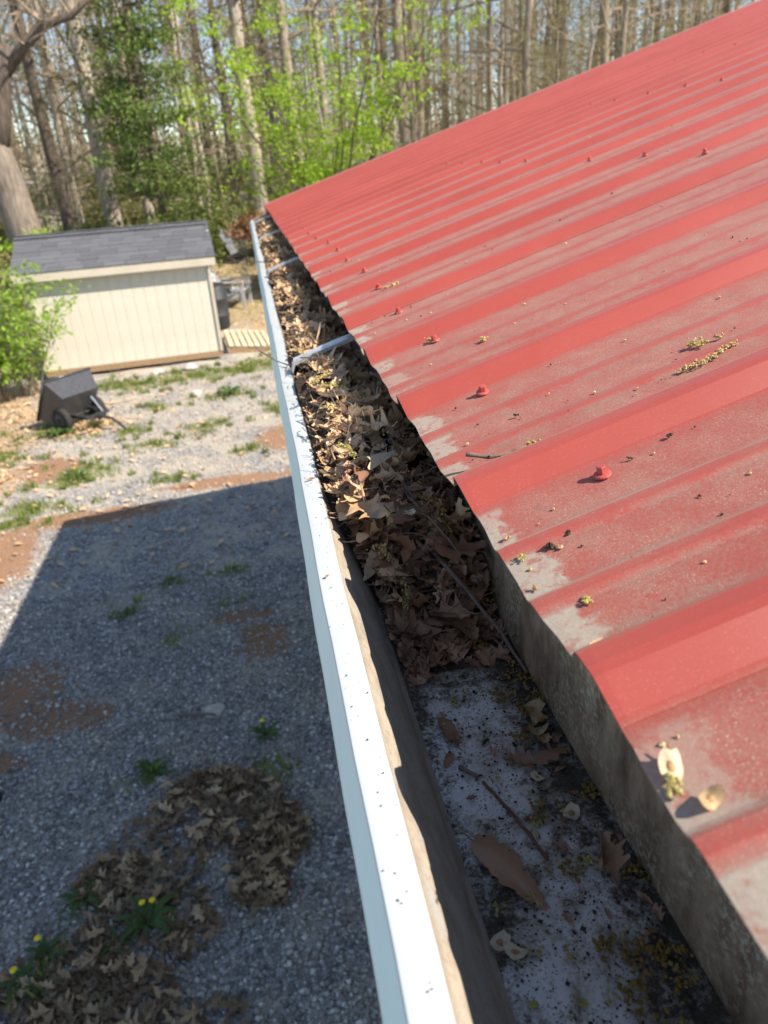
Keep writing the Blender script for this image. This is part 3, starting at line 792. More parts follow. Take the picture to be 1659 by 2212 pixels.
for s in range(14):
    SHAPES.append(oak_leaf(s, lobes=random.choice((3, 3, 4)), wide=random.uniform(0.26, 0.42), curl=random.uniform(0.2, 1.5), bend=random.uniform(0.1, 0.9), twist=random.uniform(0.1, 0.9)))
PLAIN = []
for s in range(8):   # unlobed, elliptical leaves (beech, cherry)
    r_ = oak_leaf(100 + s, lobes=0, wide=random.uniform(0.16, 0.26), curl=random.uniform(0.5, 2.2), bend=random.uniform(0.2, 1.0), twist=random.uniform(0.2, 1.0), point=0.0)
    PLAIN.append(r_)
def shape_pick(i): return (SHAPES + PLAIN)[i % (len(SHAPES) + len(PLAIN))]
NSH = len(SHAPES) + len(PLAIN)
def leaf_meshes(mat): return [mesh_data('oak_leaf', *shape_pick(i), mat, True) for i in range(NSH)]
LM_dry = leaf_meshes(MAT['leaf_dry']); LM_damp = leaf_meshes(MAT['leaf_damp'])
SHV = [np.array(shape_pick(i)[0]) for i in range(NSH)]

def pile(x, y):
    """height of the leaf pack in the gutter"""
    st_ = 0.540 - 0.035 * (x - 0.12) / 0.06 + 0.010 * math.sin(x * 120) + 0.006 * math.sin(x * 310 + 1)
    if y < st_: return BZ - 0.01
    t = (y - st_) / 0.12
    a = BZ + 0.082 * smooth01(np.array(t)).item()
    a += 0.036 * smooth01(np.array((y - 0.60) / 0.30)).item()
    a += 0.008 * math.sin(y * 11 + 0.5) * min(1, max(0, (y - 0.5) * 3)) + 0.006 * math.sin(y * 5.3 + x * 40)
    a -= 0.014 * max(0.0, min(1.0, (0.070 - x) / 0.03)) * min(1, max(0, (y - 0.6) * 4))
    a -= 0.024 * max(0, 1 - min(abs(y - 1.225), abs(y - 2.485), abs(y - 3.745)) / 0.09)
    a -= 0.008 * smooth01(np.array((y - 1.0) / 0.3)).item() + 0.026 * smooth01(np.array((y - 0.95) / 0.3)).item() * smooth01(np.array((x - 0.085) / 0.05)).item()
    a -= 0.022 * smooth01(np.array((x - 0.10) / 0.08)).item() * min(1, max(0, (y - 0.5) * 3))
    return a
def wall_x(z):
    if z >= LZ - 0.01: return 0.0395
    for (xa, za), (xb, zb) in zip(iw[:-1], iw[1:]):
        if zb <= z <= za: return xb + (xa - xb) * (z - zb) / (za - zb) + 0.001
    return 0.0795
# rotted base of the pack
V = []; F = []
ysb = np.arange(0.49, GY1 - 0.005, 0.012); xsb = np.linspace(0.0, 1.0, 13)
for y in ysb:
    for u in xsb:
        zc = pile(0.12, y) - 0.016
        xl = wall_x(zc); x = xl + u * (0.184 - xl)
        z = pile(x, y) - 0.016 + RNG.normal(0, 0.003)
        V.append((x, y, max(z, BZ + 0.0006)))
nb = len(xsb)
F = [(j * nb + i, j * nb + i + 1, (j + 1) * nb + i + 1, (j + 1) * nb + i) for j in range(len(ysb) - 1) for i in range(nb - 1)]
tag(obj('leaf_mulch', V, F, MAT['mulch'], smooth=True), 'dark rotted leaf mulch packed under the leaves in the gutter', 'mulch', kind='stuff')

def place_leaf(shape, x, y, z, size, yaw, tilt, roll, lo=None, hi=0.183):
    M = Matrix.Rotation(yaw, 4, 'Z') @ Matrix.Rotation(tilt, 4, 'Y') @ Matrix.Rotation(roll, 4, 'X')
    W = np.array(M.to_3x3()) @ (SHV[shape].T * size)
    zmin = W[2].min()
    xmin, xmax = W[0].min(), W[0].max()
    lo_ = wall_x(z) if lo is None else lo
    if xmax - xmin < hi - lo_:
        x = min(max(x, lo_ - xmin + 0.001), hi - xmax - 0.001)
    else:
        x = (lo_ + hi - xmin - xmax) / 2
    if lo is None and x + xmin < 0.075:
        cap = LZ + 0.010 + max(0.0, x + xmin - 0.040) * 1.0
        if z + W[2].max() > cap: z = max(cap - W[2].max(), BZ + 0.004)
    return Vector((x, y, z)), M
def leaf_obj(name, meshes, shape, x, y, z, size, yaw, tilt, roll, label, cat='leaf', group=None, **k):
    p, M = place_leaf(shape, x, y, z, size, yaw, tilt, roll, **k)
    o = link(name, meshes[shape])
    o.matrix_world = Matrix.Translation(p) @ M @ Matrix.Scale(size, 4)
    tag(o, label, cat, group)
    return o
rl = random.Random(5)
NL = 285
for i in range(NL):
    u = (i + rl.random()) / NL
    y = 0.535 + 2.32 * u ** 1.45
    x = 0.045 + 0.135 * rl.random()
    base = pile(x, y)
    z = base + rl.uniform(-0.004, 0.013) * (1 if y > 0.62 else 0.6)
    size = rl.uniform(0.038, 0.074) if y > 0.70 else rl.uniform(0.030, 0.055)
    dry = y > 0.66 + rl.uniform(-0.08, 0.14) - (0.10 if x < 0.08 else 0)
    if any(abs(y - hy) < 0.035 for hy in (1.225, 2.485)) and x > 0.06: y += 0.06
    t_ = rl.gauss(0, 0.28); r_ = rl.gauss(0, 0.38)
    if x < 0.075: t_ *= 0.4; r_ *= 0.4
    if y > 0.62 and i % 5 in (0, 2):       # loose leaves lying flat along the sunny side
        x = rl.uniform(0.052, 0.088); z = pile(x, y) + rl.uniform(0.010, 0.018); t_ *= 0.4; r_ *= 0.5; dry = True
    zc = max(z, BZ + 0.008)
    leaf_obj('dry_leaf' if dry else 'damp_leaf', LM_dry if dry else LM_damp, rl.randrange(NSH), x, y, zc, size, rl.uniform(0, 6.283), t_, r_,
             'crisp tan dead leaf in the clogged stretch of gutter' if dry else 'dark damp dead leaf at the open end of the gutter leaf pack',
             group='dry tan leaves packed in the gutter' if dry else 'damp brown leaves at the end of the gutter pack')
# fragments and far leaves: too many to count
def leaf_heap(n, yfun, sizef, mat, name, label, xf, zf, tilt=0.6, shapes=None, lo=None, hi=0.183):
    Vs = []; Fs = []; b = 0
    for i in range(n):
        s = rl.randrange(NSH) if shapes is None else rl.choice(shapes)
        Vv, Ff = shape_pick(s)
        y = yfun(); x = xf(y); size = sizef(y)
        kt = 0.35 if x < 0.075 else 1.0
        if any(abs(y - hy) < 0.045 for hy in (1.225, 2.485, 3.745, 5.0)) and x > 0.06 and size > 0.02: y += 0.09
        p, M = place_leaf(s, x, y, zf(x, y), size, rl.uniform(0, 6.283), rl.gauss(0, tilt) * kt, rl.gauss(0, tilt) * kt, lo, hi)
        W = (np.array(M.to_3x3()) @ (SHV[s].T * size)).T + np.array(p)
        Vs.append(W); Fs += [tuple(b + q for q in f) for f in Ff]; b += len(W)
    return tag(obj(name, np.concatenate(Vs), Fs, mat, smooth=True), label, 'leaf litter', kind='stuff')
leaf_heap(520, lambda: rl.uniform(2.3, GY1 - 0.08), lambda y: rl.uniform(0.04, 0.08), MAT['leaf_dry_i'], 'far_leaf_litter', 'mass of dry tan leaves filling the far end of the gutter', lambda y: rl.uniform(0.045, 0.18), lambda x, y: pile(x, y) + rl.uniform(-0.008, 0.018), 0.5)
leaf_heap(620, lambda: 0.56 + 1.9 * rl.random() ** 1.3, lambda y: rl.uniform(0.012, 0.036), MAT['leaf_dry_i'], 'leaf_fragments', 'small broken tan leaf fragments between the gutter leaves', lambda y: rl.uniform(0.045, 0.18), lambda x, y: max(pile(x, y) + rl.uniform(-0.01, 0.008), BZ + 0.004), 0.6)
leaf_heap(640, lambda: 0.475 + 0.25 * rl.random() ** 0.75, lambda y: rl.uniform(0.012, 0.03), MAT['leaf_damp_i'], 'damp_leaf_fragments', 'dark wet leaf fragments at the end of the gutter pack', lambda y: rl.uniform(0.06, 0.183), lambda x, y: max(pile(x, y) + rl.uniform(-0.012, 0.004), BZ + 0.0035), 0.4)

mb = MB()
for i in range(330):
    y = 0.54 + 1.5 * rl.random() ** 1.3; x = rl.uniform(0.055, 0.17); z = pile(x, y) + rl.uniform(0.004, 0.016)
    a = rl.uniform(0, 6.283); L = rl.uniform(0.012, 0.032); e_ = rl.uniform(-0.008, 0.012)
    x2 = min(max(x + math.cos(a) * L, 0.045), 0.181); y2 = y + math.sin(a) * L
    mb.tube([(x, y, z), ((x + x2) / 2, (y + y2) / 2 + 0.002, z + e_ / 2 + 0.002), (x2, y2, z + e_)], [0.0008, 0.0006, 0.0005], 4)
tag(mb.build('leaf_stalks', MAT['twig']), 'thin leaf stalks and stems tangled in the gutter leaves', 'leaf litter', kind='stuff')
# a few leaves one can pick out
FLATM = [mesh_data('dry_leaf', *oak_leaf(501, 3, 0.40, 0.10, 0.08, 0.1), MAT['leaf_dry'], True), mesh_data('damp_leaf', *oak_leaf(502, 3, 0.36, 0.30, 0.25, 0.2), MAT['leaf_damp'], True)]
SHV += [np.array([tuple(v.co) for v in m_.vertices]) for m_ in FLATM]
LM_dry.append(FLATM[0]); LM_dry.append(FLATM[0]); LM_damp.append(FLATM[1]); LM_damp.append(FLATM[1])
leaf_obj('dry_leaf', LM_dry, NSH, 0.082, 0.630, 2.706, 0.070, 2.2, 0.10, -0.10, 'large flat tan leaf half in sunlight near the open end of the pack')
leaf_obj('damp_leaf', LM_damp, NSH + 1, 0.108, 0.606, 2.700, 0.062, 1.1, 0.15, 0.2, 'broad dull brown leaf with curled edge beside the flat tan leaf')
leaf_obj('dry_leaf', LM_dry, 1, 0.058, 0.690, 2.706, 0.075, 0.6, -0.3, 0.4, 'bright sunlit curled leaf touching the white gutter lip')
leaf_obj('dry_leaf', LM_dry, 16, 0.100, 0.86, 2.712, 0.08, 1.9, 0.3, 0.8, 'narrow folded leaf standing up in the shade under the eave')
leaf_obj('damp_leaf', LM_damp, 0, 0.152, 0.575, 2.668, 0.055, 0.3, 0.2, 0.2, 'dark brown lobed leaf lying against the mossy gutter back')
leaf_obj('damp_leaf', LM_damp, 8, 0.108, 0.548, 2.632, 0.042, 1.7, 0.7, 0.3, 'rolled reddish brown leaf hanging over the bare gutter floor')
leaf_obj('damp_leaf', LM_damp, 11, 0.134, 0.542, 2.622, 0.045, 2.6, 0.2, -0.2, 'wide wet leaf at the very edge of the bare gutter floor')
# leaf pieces on the bare floor
leaf_obj('leaf_piece', LM_damp, 15, 0.099, 0.418, BZ + 0.003, 0.034, 1.75, 0.03, 0.05, 'small triangular brown leaf scrap on the white gutter floor')
leaf_obj('leaf_piece', LM_damp, 4, 0.166, 0.372, BZ + 0.006, 0.034, 0.3, 0.05, 0.1, 'purplish brown leaf scrap lying beside the gutter back wall')
leaf_obj('leaf_piece', LM_damp, 17, 0.092, 0.388, BZ + 0.002, 0.016, 0.9, 0, 0.1, 'tiny grey brown leaf scrap near the gutter front wall')
ROLL = mesh_data('leaf_piece', *oak_leaf(611, 0, 0.17, 3.2, 0.15, 0.3, point=0.0), MAT['leaf_damp'], True)
SHV.append(np.array([tuple(v.co) for v in ROLL.vertices])); LM_damp.append(ROLL)
leaf_obj('leaf_piece', LM_damp, len(SHV) - 1, 0.103, 0.288, BZ + 0.002, 0.060, -1.08, 0.02, 0.25, 'long rolled brown leaf lying alone on the gutter floor')
leaf_obj('leaf_piece', LM_damp, 7, 0.166, 0.284, BZ + 0.005, 0.036, 1.3, 0.1, 0.2, 'soaked brown leaf stuck to the floor by the back wall')
leaf_obj('leaf_piece', LM_damp, 2, 0.140, 0.372, BZ + 0.003, 0.026, 2.4, 0.05, 0.1, 'crumpled dark leaf scrap in the middle of the gutter floor')

leaf_heap(46, lambda: rl.uniform(0.10, 0.50), lambda y: rl.uniform(0.005, 0.014), MAT['leaf_damp_i'], 'floor_leaf_crumbs', 'small brown leaf crumbs scattered on the bare gutter floor', lambda y: 0.085 + 0.098 * rl.random() ** 0.7, lambda x, y: BZ + 0.0022, 0.12)
# ------------------------------------------------------------------ twigs, catkins, seeds
def twig(pts, r0, r1, mat, label, side=(), name='twig'):
    mb = MB(); n = len(pts)
    P_ = []; R2 = []
    for i in range(n - 1):
        a, b = Vector(pts[i]), Vector(pts[i + 1])
        for k in range(4):
            q = a.lerp(b, k / 4)
            q += Vector((random.uniform(-1, 1), random.uniform(-1, 1), 0)) * r0 * 0.35
            P_.append(q); R2.append((r0 + (r1 - r0) * (i + k / 4) / (n - 1)) * random.choice((1, 1, 0.9, 1.25)))
    P_.append(Vector(pts[-1])); R2.append(r1)
    mb.tube(P_, R2, 7)
    for a, b, r in side: mb.tube([a, ((Vector(a) + Vector(b)) / 2 + Vector((0, 0, 0.001))), b], [r, r * 0.8, r * 0.5], 5)
    return tag(mb.build(name, mat, smooth=True), label, 'twig')
def R(x, y, h=0.002): return tuple(rp(roof_d(x), y, h))
twig([R(0.150, 0.5215, 0.0150), R(0.165, 0.516, 0.0075), R(0.180, 0.5145, 0.0045), R(0.195, 0.515, 0.0045)], 0.0017, 0.0011, MAT['twig'], 'short grey twig lying on the red roof near the eave', [(R(0.165, 0.516, 0.007), R(0.166, 0.511, 0.010), 0.001)])
F0 = BZ + 0.0022
twig([(0.097, 0.379, F0), (0.108, 0.367, F0)], 0.0017, 0.0014, MAT['twig'], 'stubby straight twig on the bare gutter floor')
twig([(0.110, 0.361, F0), (0.118, 0.338, F0), (0.126, 0.312, F0), (0.130, 0.292, F0)], 0.0013, 0.0010, MAT['twig_red'], 'thin reddish twig running along the gutter floor')
twig([(0.082, 0.468, F0), (0.095, 0.492, F0 + 0.001), (0.114, 0.520, F0 + 0.006)], 0.0012, 0.0010, MAT['twig'], 'dark forked twig poking out of the pack onto the floor', [((0.090, 0.483, F0), (0.086, 0.497, F0 + 0.002), 0.0008)])
twig([(0.128, 0.60, 2.664), (0.150, 0.545, 2.645), (0.170, 0.50, 2.622), (0.181, 0.466, F0 + 0.001)], 0.0019, 0.0015, MAT['twig'], 'long brown stick lying down the pack towards the back wall', [((0.170, 0.50, 2.622), (0.178, 0.508, 2.63), 0.001)])
twig([(0.120, 0.66, 2.695), (0.140, 0.60, 2.682), (0.152, 0.565, 2.668)], 0.0013, 0.0009, MAT['twig'], 'thin brown stem across the leaves below the eave')
twig([(-0.012, 1.345, LZ + 0.018), (0.016, 1.30, LZ + 0.006), (0.034, 1.275, LZ + 0.003), (0.056, 1.23, LZ + 0.012), (0.075, 1.12, LZ + 0.018)], 0.0013, 0.0010, MAT['twig'], 'grey twig sticking out over the lip at the gutter seam', [((0.034, 1.275, LZ + 0.003), (0.028, 1.20, LZ + 0.0015), 0.0008), ((0.016, 1.30, LZ + 0.006), (0.0, 1.31, LZ + 0.016), 0.0007)])
twig([(0.10, 2.75, LZ + 0.03), (0.04, 2.80, LZ + 0.012), (-0.03, 2.83, LZ + 0.02), (-0.10, 2.86, LZ + 0.016)], 0.0022, 0.0012, MAT['twig'], 'crooked pale twig overhanging the far stretch of lip', [((-0.03, 2.83, LZ + 0.02), (-0.07, 2.80, LZ - 0.01), 0.0012), ((-0.06, 2.84, LZ + 0.018), (-0.10, 2.90, LZ + 0.035), 0.001)])
twig([(0.050, 0.95, 2.712), (0.075, 0.90, 2.716), (0.100, 0.875, 2.712)], 0.0014, 0.0010, MAT['twig'], 'short brown stick on the sunlit leaves near the lip')
twig([(0.055, 1.20, 2.716), (0.085, 1.14, 2.726), (0.105, 1.10, 2.722)], 0.0012, 0.0008, MAT['twig'], 'fine twig on the leaves just in front of the near hanger')

def catkin(path, r, mat, label, dens=900, name='catkin', gap=1.0):
    mb = MB()
    pts = [Vector(p) for p in path]
    for a, b in zip(pts[:-1], pts[1:]):
        n = max(3, int((b - a).length * dens))
        for i in range(n):
            if random.random() > gap: continue
            q = a.lerp(b, (i + random.random()) / n)
            q += Vector((random.gauss(0, r * 0.7), random.gauss(0, r * 0.7), abs(random.gauss(0, r * 0.7))))
            mb.octa(q, r * random.uniform(0.35, 0.75), 0.45)
    mb.tube(pts, 0.0004, 4)
    return tag(mb.build(name, mat), label, 'catkin')
catkin([R(0.333, 0.538), R(0.354, 0.536), R(0.374, 0.543), R(0.390, 0.549)], 0.0024, MAT['catkin'], 'long curved tan catkin high on the dusty red roof', 1500)
catkin([R(0.366, 0.577), R(0.375, 0.572)], 0.0028, MAT['catkin_green'], 'small yellow green catkin tuft above the long catkin', 2600)
catkin([R(0.387, 0.572), R(0.391, 0.570)], 0.0022, MAT['catkin'], 'round tan catkin tuft beside the long catkin tip', 2600)
catkin([R(0.196, 0.520), R(0.203, 0.517), R(0.207, 0.513)], 0.0022, MAT['catkin_green'], 'stubby greenish catkin at the end of the roof twig', 2600)
catkin([R(0.155, 0.316), R(0.157, 0.312)], 0.0018, MAT['catkin_green'], 'yellow green flower bud on the roof between the two lower seams', 4000)
catkin([R(0.141, 0.377), R(0.142, 0.374)], 0.0018, MAT['catkin_green'], 'yellow flower bud at the eave above the dark bud cluster', 4000)
catkin([R(0.250, 0.822), R(0.254, 0.816)], 0.0026, MAT['catkin'], 'pale catkin crumb upslope of the third roof screw', 2600)
catkin([R(0.224, 1.326), R(0.240, 1.310), R(0.248, 1.318)], 0.0036, MAT['catkin'], 'tan catkin lying across a far rib near the eave', 900)
catkin([R(0.206, 0.905), R(0.212, 0.893)], 0.0024, MAT['catkin'], 'tan crumb of catkin lodged by the third roof screw', 2200)
# buds on the roof
def blob(c, r, mat, label, cat, name, n=5, flat=0.7):
    mb = MB()
    for i in range(n):
        q = Vector(c) + Vector((random.gauss(0, r * 0.5), random.gauss(0, r * 0.5), abs(random.gauss(0, r * 0.2))))
        mb.octa(q, r * random.uniform(0.4, 0.8), 0.5)
    return tag(mb.build(name, mat), label, cat)
blob(R(0.159, 0.376, 0.002), 0.0030, MAT['crumb'], 'dark shrivelled bud cluster on the roof above the seam', 'bud', 'shrivelled_bud', 9)
blob(R(0.163, 0.371, 0.002), 0.0024, MAT['samara'], 'pale bud husk touching the dark shrivelled cluster', 'bud', 'bud_husk', 4)
blob(R(0.210, 0.583, 0.002), 0.0022, MAT['crumb'], 'black curled leaf crumb upslope of the roof twig', 'debris', 'leaf_crumb', 5)
blob(R(0.276, 0.447, 0.002), 0.0022, MAT['crumb'], 'black crumb high on the roof right of the nearest screw', 'debris', 'leaf_crumb', 5)
blob(R(0.174, 0.383, 0.002), 0.0020, MAT['crumb'], 'black crumb on the roof below the nearest screw', 'debris', 'leaf_crumb', 5)
blob(R(0.242, 0.439, 0.002), 0.0020, MAT['crumb'], 'dark crumb with tan husk just upslope of the nearest screw', 'debris', 'leaf_crumb', 4)
blob(R(0.137, 0.342, 0.002), 0.0020, MAT['seed_core'], 'rusty brown bud at the eave end of the lower thin seam', 'bud', 'bud_husk', 5)
blob(R(0.1405, 0.405, 0.002), 0.0020, MAT['samara'], 'tan husk at the eave end of the upper thin seam', 'bud', 'bud_husk', 5)

def samara(name, loc, size, rz, tilt, mat, label, bendk=0.4):
    """round papery winged seed: cupped notched disc with a raised seed"""
    o = empty(name, loc, rz)
    o.rotation_euler = (tilt[0], tilt[1], rz)
    V = [(0, 0, 0)]; F = []
    n = 16
    for k_ in (0.5, 1.0):
        for i in range(n):
            a = 2 * math.pi * i / n
            q = k_ * size * (0.86 + 0.14 * math.cos(2 * a)) * (0.8 if (i == 0 and k_ == 1.0) else 1) * random.uniform(0.94, 1.04)
            x, y = q * math.cos(a), q * math.sin(a) * 0.82
            V.append((x, y, bendk * (x * x - y * y * 0.4) / size + random.uniform(-0.04, 0.04) * size))
    F += [(0, 1 + i, 1 + (i + 1) % n) for i in range(n)]
    F += [(1 + i, 1 + n + i, 1 + n + (i + 1) % n, 1 + (i + 1) % n) for i in range(n)]
    obj('wing', V, F, mat, o, True)
    mb = MB(); mb.lathe([(size * 0.30, 0.0), (size * 0.24, size * 0.07), (size * 0.08, size * 0.12)], 8)
    mb.V = [(x * 1.4, y * 0.8, z) for x, y, z in mb.V]
    mb.build('seed_core', MAT['seed_core'], o, True)
    mb = MB(); mb.tube([(size * 0.8, 0, 0.0003), (size * 1.25, size * 0.1, 0.0006)], [0.0005, 0.0003], 4); mb.build('stalk', MAT['twig_red'], o)
    return tag(o, label, 'seed')
fz = BZ + 0.002
samara('winged_seed', (0.158, 0.321, fz + 0.001), 0.0088, 0.9, (0.05, 0.1, 0), MAT['samara_pale'], 'round papery winged seed alone on the gutter floor')
samara('winged_seed', (0.148, 0.357, fz), 0.0055, 2.0, (0.1, 0.0, 0), MAT['samara_pale'], 'small cream seed disc above the round papery one')
samara('winged_seed', (0.166, 0.4175, fz + 0.006), 0.0105, 0.4, (0.35, 0.15, 0), MAT['samara'], 'topmost crinkled golden seed of the stack by the back wall', 0.9)
samara('winged_seed', (0.170, 0.408, fz + 0.003), 0.0095, 1.7, (-0.2, 0.3, 0), MAT['samara'], 'second crinkled golden seed of the stack by the back wall', 0.9)
samara('winged_seed', (0.163, 0.399, fz + 0.002), 0.0090, 2.9, (0.2, -0.2, 0), MAT['samara'], 'third curled golden seed of the stack by the back wall', 0.9)
samara('winged_seed', (0.166, 0.391, fz), 0.0065, 0.2, (0.1, 0.1, 0), MAT['samara'], 'lowest small golden seed below the stack by the back wall', 0.5)
samara('winged_seed', (0.084, 0.2475, fz + 0.001), 0.0075, 0.6, (0.2, 0.1, 0), MAT['samara_pale'], 'left one of the twin pale seeds nearest the camera', 0.5)
samara('winged_seed', (0.091, 0.2395, fz + 0.002), 0.0075, 2.3, (0.1, 0.2, 0), MAT['samara_pale'], 'right one of the twin pale seeds nearest the camera', 0.5)
samara('winged_seed', tuple(rp(roof_d(0.140), 0.1975, 0.003)), 0.0080, 1.2, (0.1, -TH - 0.1, 0), MAT['samara_pale'], 'large cream winged seed at the red eave above a yellow bud')
samara('winged_seed', tuple(rp(roof_d(0.145), 0.178, 0.003)), 0.0060, 0.4, (0.4, -TH, 0), MAT['samara'], 'curled tan winged seed on the roof lap near the frame edge', 0.8)
samara('winged_seed', (0.112, 0.598, 2.703), 0.0062, 0.3, (0.3, 0.1, 0), MAT['samara_pale'], 'cream seed disc resting on the brown leaves in the gutter', 0.5)
samara('winged_seed', (0.095, 0.630, 2.706), 0.0072, 1.4, (0.1, 0.4, 0), MAT['samara'], 'tan seed disc resting on the flat tan gutter leaf', 0.6)
catkin([tuple(rp(roof_d(0.1365), 0.192, 0.003)), tuple(rp(roof_d(0.1345), 0.184, 0.003))], 0.0022, MAT['catkin_green'], 'yellow green bud hanging at the eave below the cream seed', 2600)
leaf_obj('leaf_piece', LM_dry, 16, 0.143, 0.277, 2.7735, 0.012, 0.4, -TH, 0.2, 'tiny green tinged leaf sliver at the lap seam on the eave', lo=-9, hi=9)
# catkins lying in the gutter
cats = [((0.080, 0.625), (0.090, 0.600), 'catkin_green', 'green catkin draped on the flat tan leaf in the gutter'),
        ((0.098, 0.585), (0.098, 0.560), 'catkin_green', 'green catkin hanging down the flat tan leaf'),
        ((0.130, 0.640), (0.150, 0.612), 'catkin_old', 'dull ochre catkin in the shade by the back wall'),
        ((0.064, 0.760), (0.078, 0.720), 'catkin_green', 'green catkin in the sunlit leaves by the lip'),
        ((0.070, 0.965), (0.095, 0.945), 'catkin_green', 'bright catkin loop on the sunlit leaf heap'),
        ((0.060, 0.880), (0.072, 0.850), 'catkin', 'golden catkin on the sunlit leaf heap'),
        ((0.058, 1.000), (0.085, 1.030), 'catkin', 'golden catkin in front of the near hanger'),
        ((0.050, 1.270), (0.062, 1.240), 'catkin', 'golden catkin tuft beside the near hanger tip'),
        ((0.110, 1.080), (0.125, 1.030), 'catkin_old', 'brown catkin in the shade beyond the leaf heap')]
for (xa, ya), (xb, yb), m, lab in cats:
    za, zb = pile(xa, ya) + 0.013, pile(xb, yb) + 0.013
    catkin([(xa, ya, za), ((xa + xb) / 2 + 0.004, (ya + yb) / 2, (za + zb) / 2 + 0.003), (xb, yb, zb)], 0.0024, MAT[m], lab, 1500)
# flower litter and crumbs that nobody could count
def scatter_octa(name, label, mat, gen, n):
    mb = MB()
    for i in range(n):
        c, r = gen()
        mb.octa(c, r, 0.5)
    return tag(mb.build(name, mat), label, 'debris', kind='stuff')
def fl_floor(rm):
    def g():
        y = rl.uniform(0.05, 0.50); u = rl.random()
        x = 0.085 + 0.098 * (u ** 0.6 if rl.random() < 0.7 else u)
        return (x, y, BZ + 0.0012), rm * rl.uniform(0.5, 1.6)
    return g
scatter_octa('dirt_crumbs', 'black dirt crumbs scattered over the white gutter floor', MAT['crumb'], fl_floor(0.0010), 520)
def clumps(n, xr, yr, zf, r, k):
    cs = [(rl.uniform(*xr), rl.uniform(*yr)) for _ in range(n)]
    def g():
        a, b = rl.choice(cs); x = a + rl.gauss(0, k); y = b + rl.gauss(0, k)
        return (min(max(x, xr[0]), 0.183), y, zf(x, y)), r * rl.uniform(0.5, 1.5)
    return g
def offwall(a, y): return a
scatter_octa('flower_litter', 'ochre flower crumbs along the gutter back wall', MAT['catkin_old'], clumps(38, (0.135, 0.182), (0.06, 0.62), lambda x, y: max(pile(x, y), BZ) + 0.003 + rl.random() * 0.003, 0.0014, 0.0045), 900)
scatter_octa('flower_litter', 'yellow green flower crumbs on the gutter floor', MAT['catkin_green'], clumps(34, (0.088, 0.180), (0.08, 0.50), lambda x, y: BZ + 0.002, 0.0011, 0.0026), 260)
scatter_octa('flower_litter', 'pale gold flower crumbs sprinkled over the gutter leaves', MAT['catkin'], clumps(26, (0.045, 0.17), (0.52, 1.6), lambda x, y: pile(x, y) + 0.010 + rl.random() * 0.008, 0.0011, 0.009), 200)
def roofc(rm, ymax=2.2):
    def g():
        d = 0.01 + 1.1 * rl.random() ** 1.5; y = 0.05 + ymax * rl.random() ** 1.4
        u = (y - TIP + 0.03) % P
        if u < 0.06: y += 0.07
        return tuple(rp(d, y, 0.0012)), rm * rl.uniform(0.4, 1.4) * (1 + y * 0.4)
    return g
scatter_octa('roof_crumbs', 'tan flower crumbs scattered over the red roof', MAT['crumb_tan'], roofc(0.0010), 260)
scatter_octa('roof_dirt_crumbs', 'dark specks of dirt scattered over the red roof', MAT['crumb'], roofc(0.0008), 260)
def lipc():
    return (rl.uniform(0.022, 0.037), rl.uniform(0.1, 1.3), LZ + 0.0006), 0.0005 * rl.uniform(0.5, 1.4)
scatter_octa('lip_specks', 'dark specks on the white gutter lip', MAT['crumb'], lipc, 90)
leaf_obj('leaf_piece', LM_damp, 16, 0.030, 0.745, LZ + 0.0022, 0.010, 0.3, 0, 0.1, 'tiny curled leaf sliver on the white gutter lip', lo=-9, hi=9)
leaf_obj('leaf_piece', LM_damp, 18, 0.026, 0.532, LZ + 0.0018, 0.006, 0.8, 0, 0.1, 'smallest brown sliver on the near white lip', lo=-9, hi=9)

# ------------------------------------------------------------------ leaves, weeds and oddments on the yard
LM_ground = leaf_meshes(MAT['leaf_ground'])
PATCH = [(-1.15, 2.05, 0.32, 0.22), (-0.95, 1.65, 0.4, 0.2), (-0.60, 3.02, 0.25, 0.12), (-0.25, 2.65, 0.14, 0.2), (-0.78, 2.72, 0.30, 0.28), (-0.45, 2.85, 0.22, 0.25), (-0.85, 2.25, 0.32, 0.22), (-1.0, 1.95, 0.30, 0.22), (-0.35, 2.45, 0.16, 0.22), (-0.7, 1.7, 0.35, 0.2), (-1.05, 2.55, 0.16, 0.12)]
def patch_pt():
    while True:
        px, py, rx, ry = rl.choice(PATCH)
        a, q = rl.uniform(0, 6.283), math.sqrt(rl.random())
        x, y = px + math.cos(a) * q * rx, py + math.sin(a) * q * ry
        if y > 1.45: return x, y
OAKS = list(range(14))
for i in range(290):
    x, y = patch_pt()
    s = rl.choice(OAKS)
    size = rl.uniform(0.06, 0.105)
    o = link('oak_leaf', LM_ground[s])
    o.matrix_world = Matrix.Translation((x, y, float(gz(x, y)) + rl.uniform(0.015, 0.05))) @ Matrix.Rotation(rl.uniform(0, 6.283), 4, 'Z') @ Matrix.Rotation(rl.gauss(0, 0.25), 4, 'Y') @ Matrix.Rotation(rl.gauss(0, 0.3) + (math.pi if rl.random() < 0.3 else 0), 4, 'X') @ Matrix.Scale(size, 4)
    tag(o, 'weathered lobed oak leaf in the shaded leaf patch on the gravel', 'leaf', 'oak leaves drifted on the shaded gravel')
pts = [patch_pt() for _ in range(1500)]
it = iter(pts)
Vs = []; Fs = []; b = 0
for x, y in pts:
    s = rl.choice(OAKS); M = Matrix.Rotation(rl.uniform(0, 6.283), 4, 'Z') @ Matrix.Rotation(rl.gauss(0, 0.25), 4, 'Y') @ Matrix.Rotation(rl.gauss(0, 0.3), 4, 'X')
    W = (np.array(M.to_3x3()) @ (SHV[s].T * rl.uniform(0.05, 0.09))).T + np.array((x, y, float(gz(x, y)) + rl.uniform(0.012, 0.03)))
    Vs.append(W); Fs += [tuple(b + q for q in f) for f in shape_pick(s)[1]]; b += len(W)
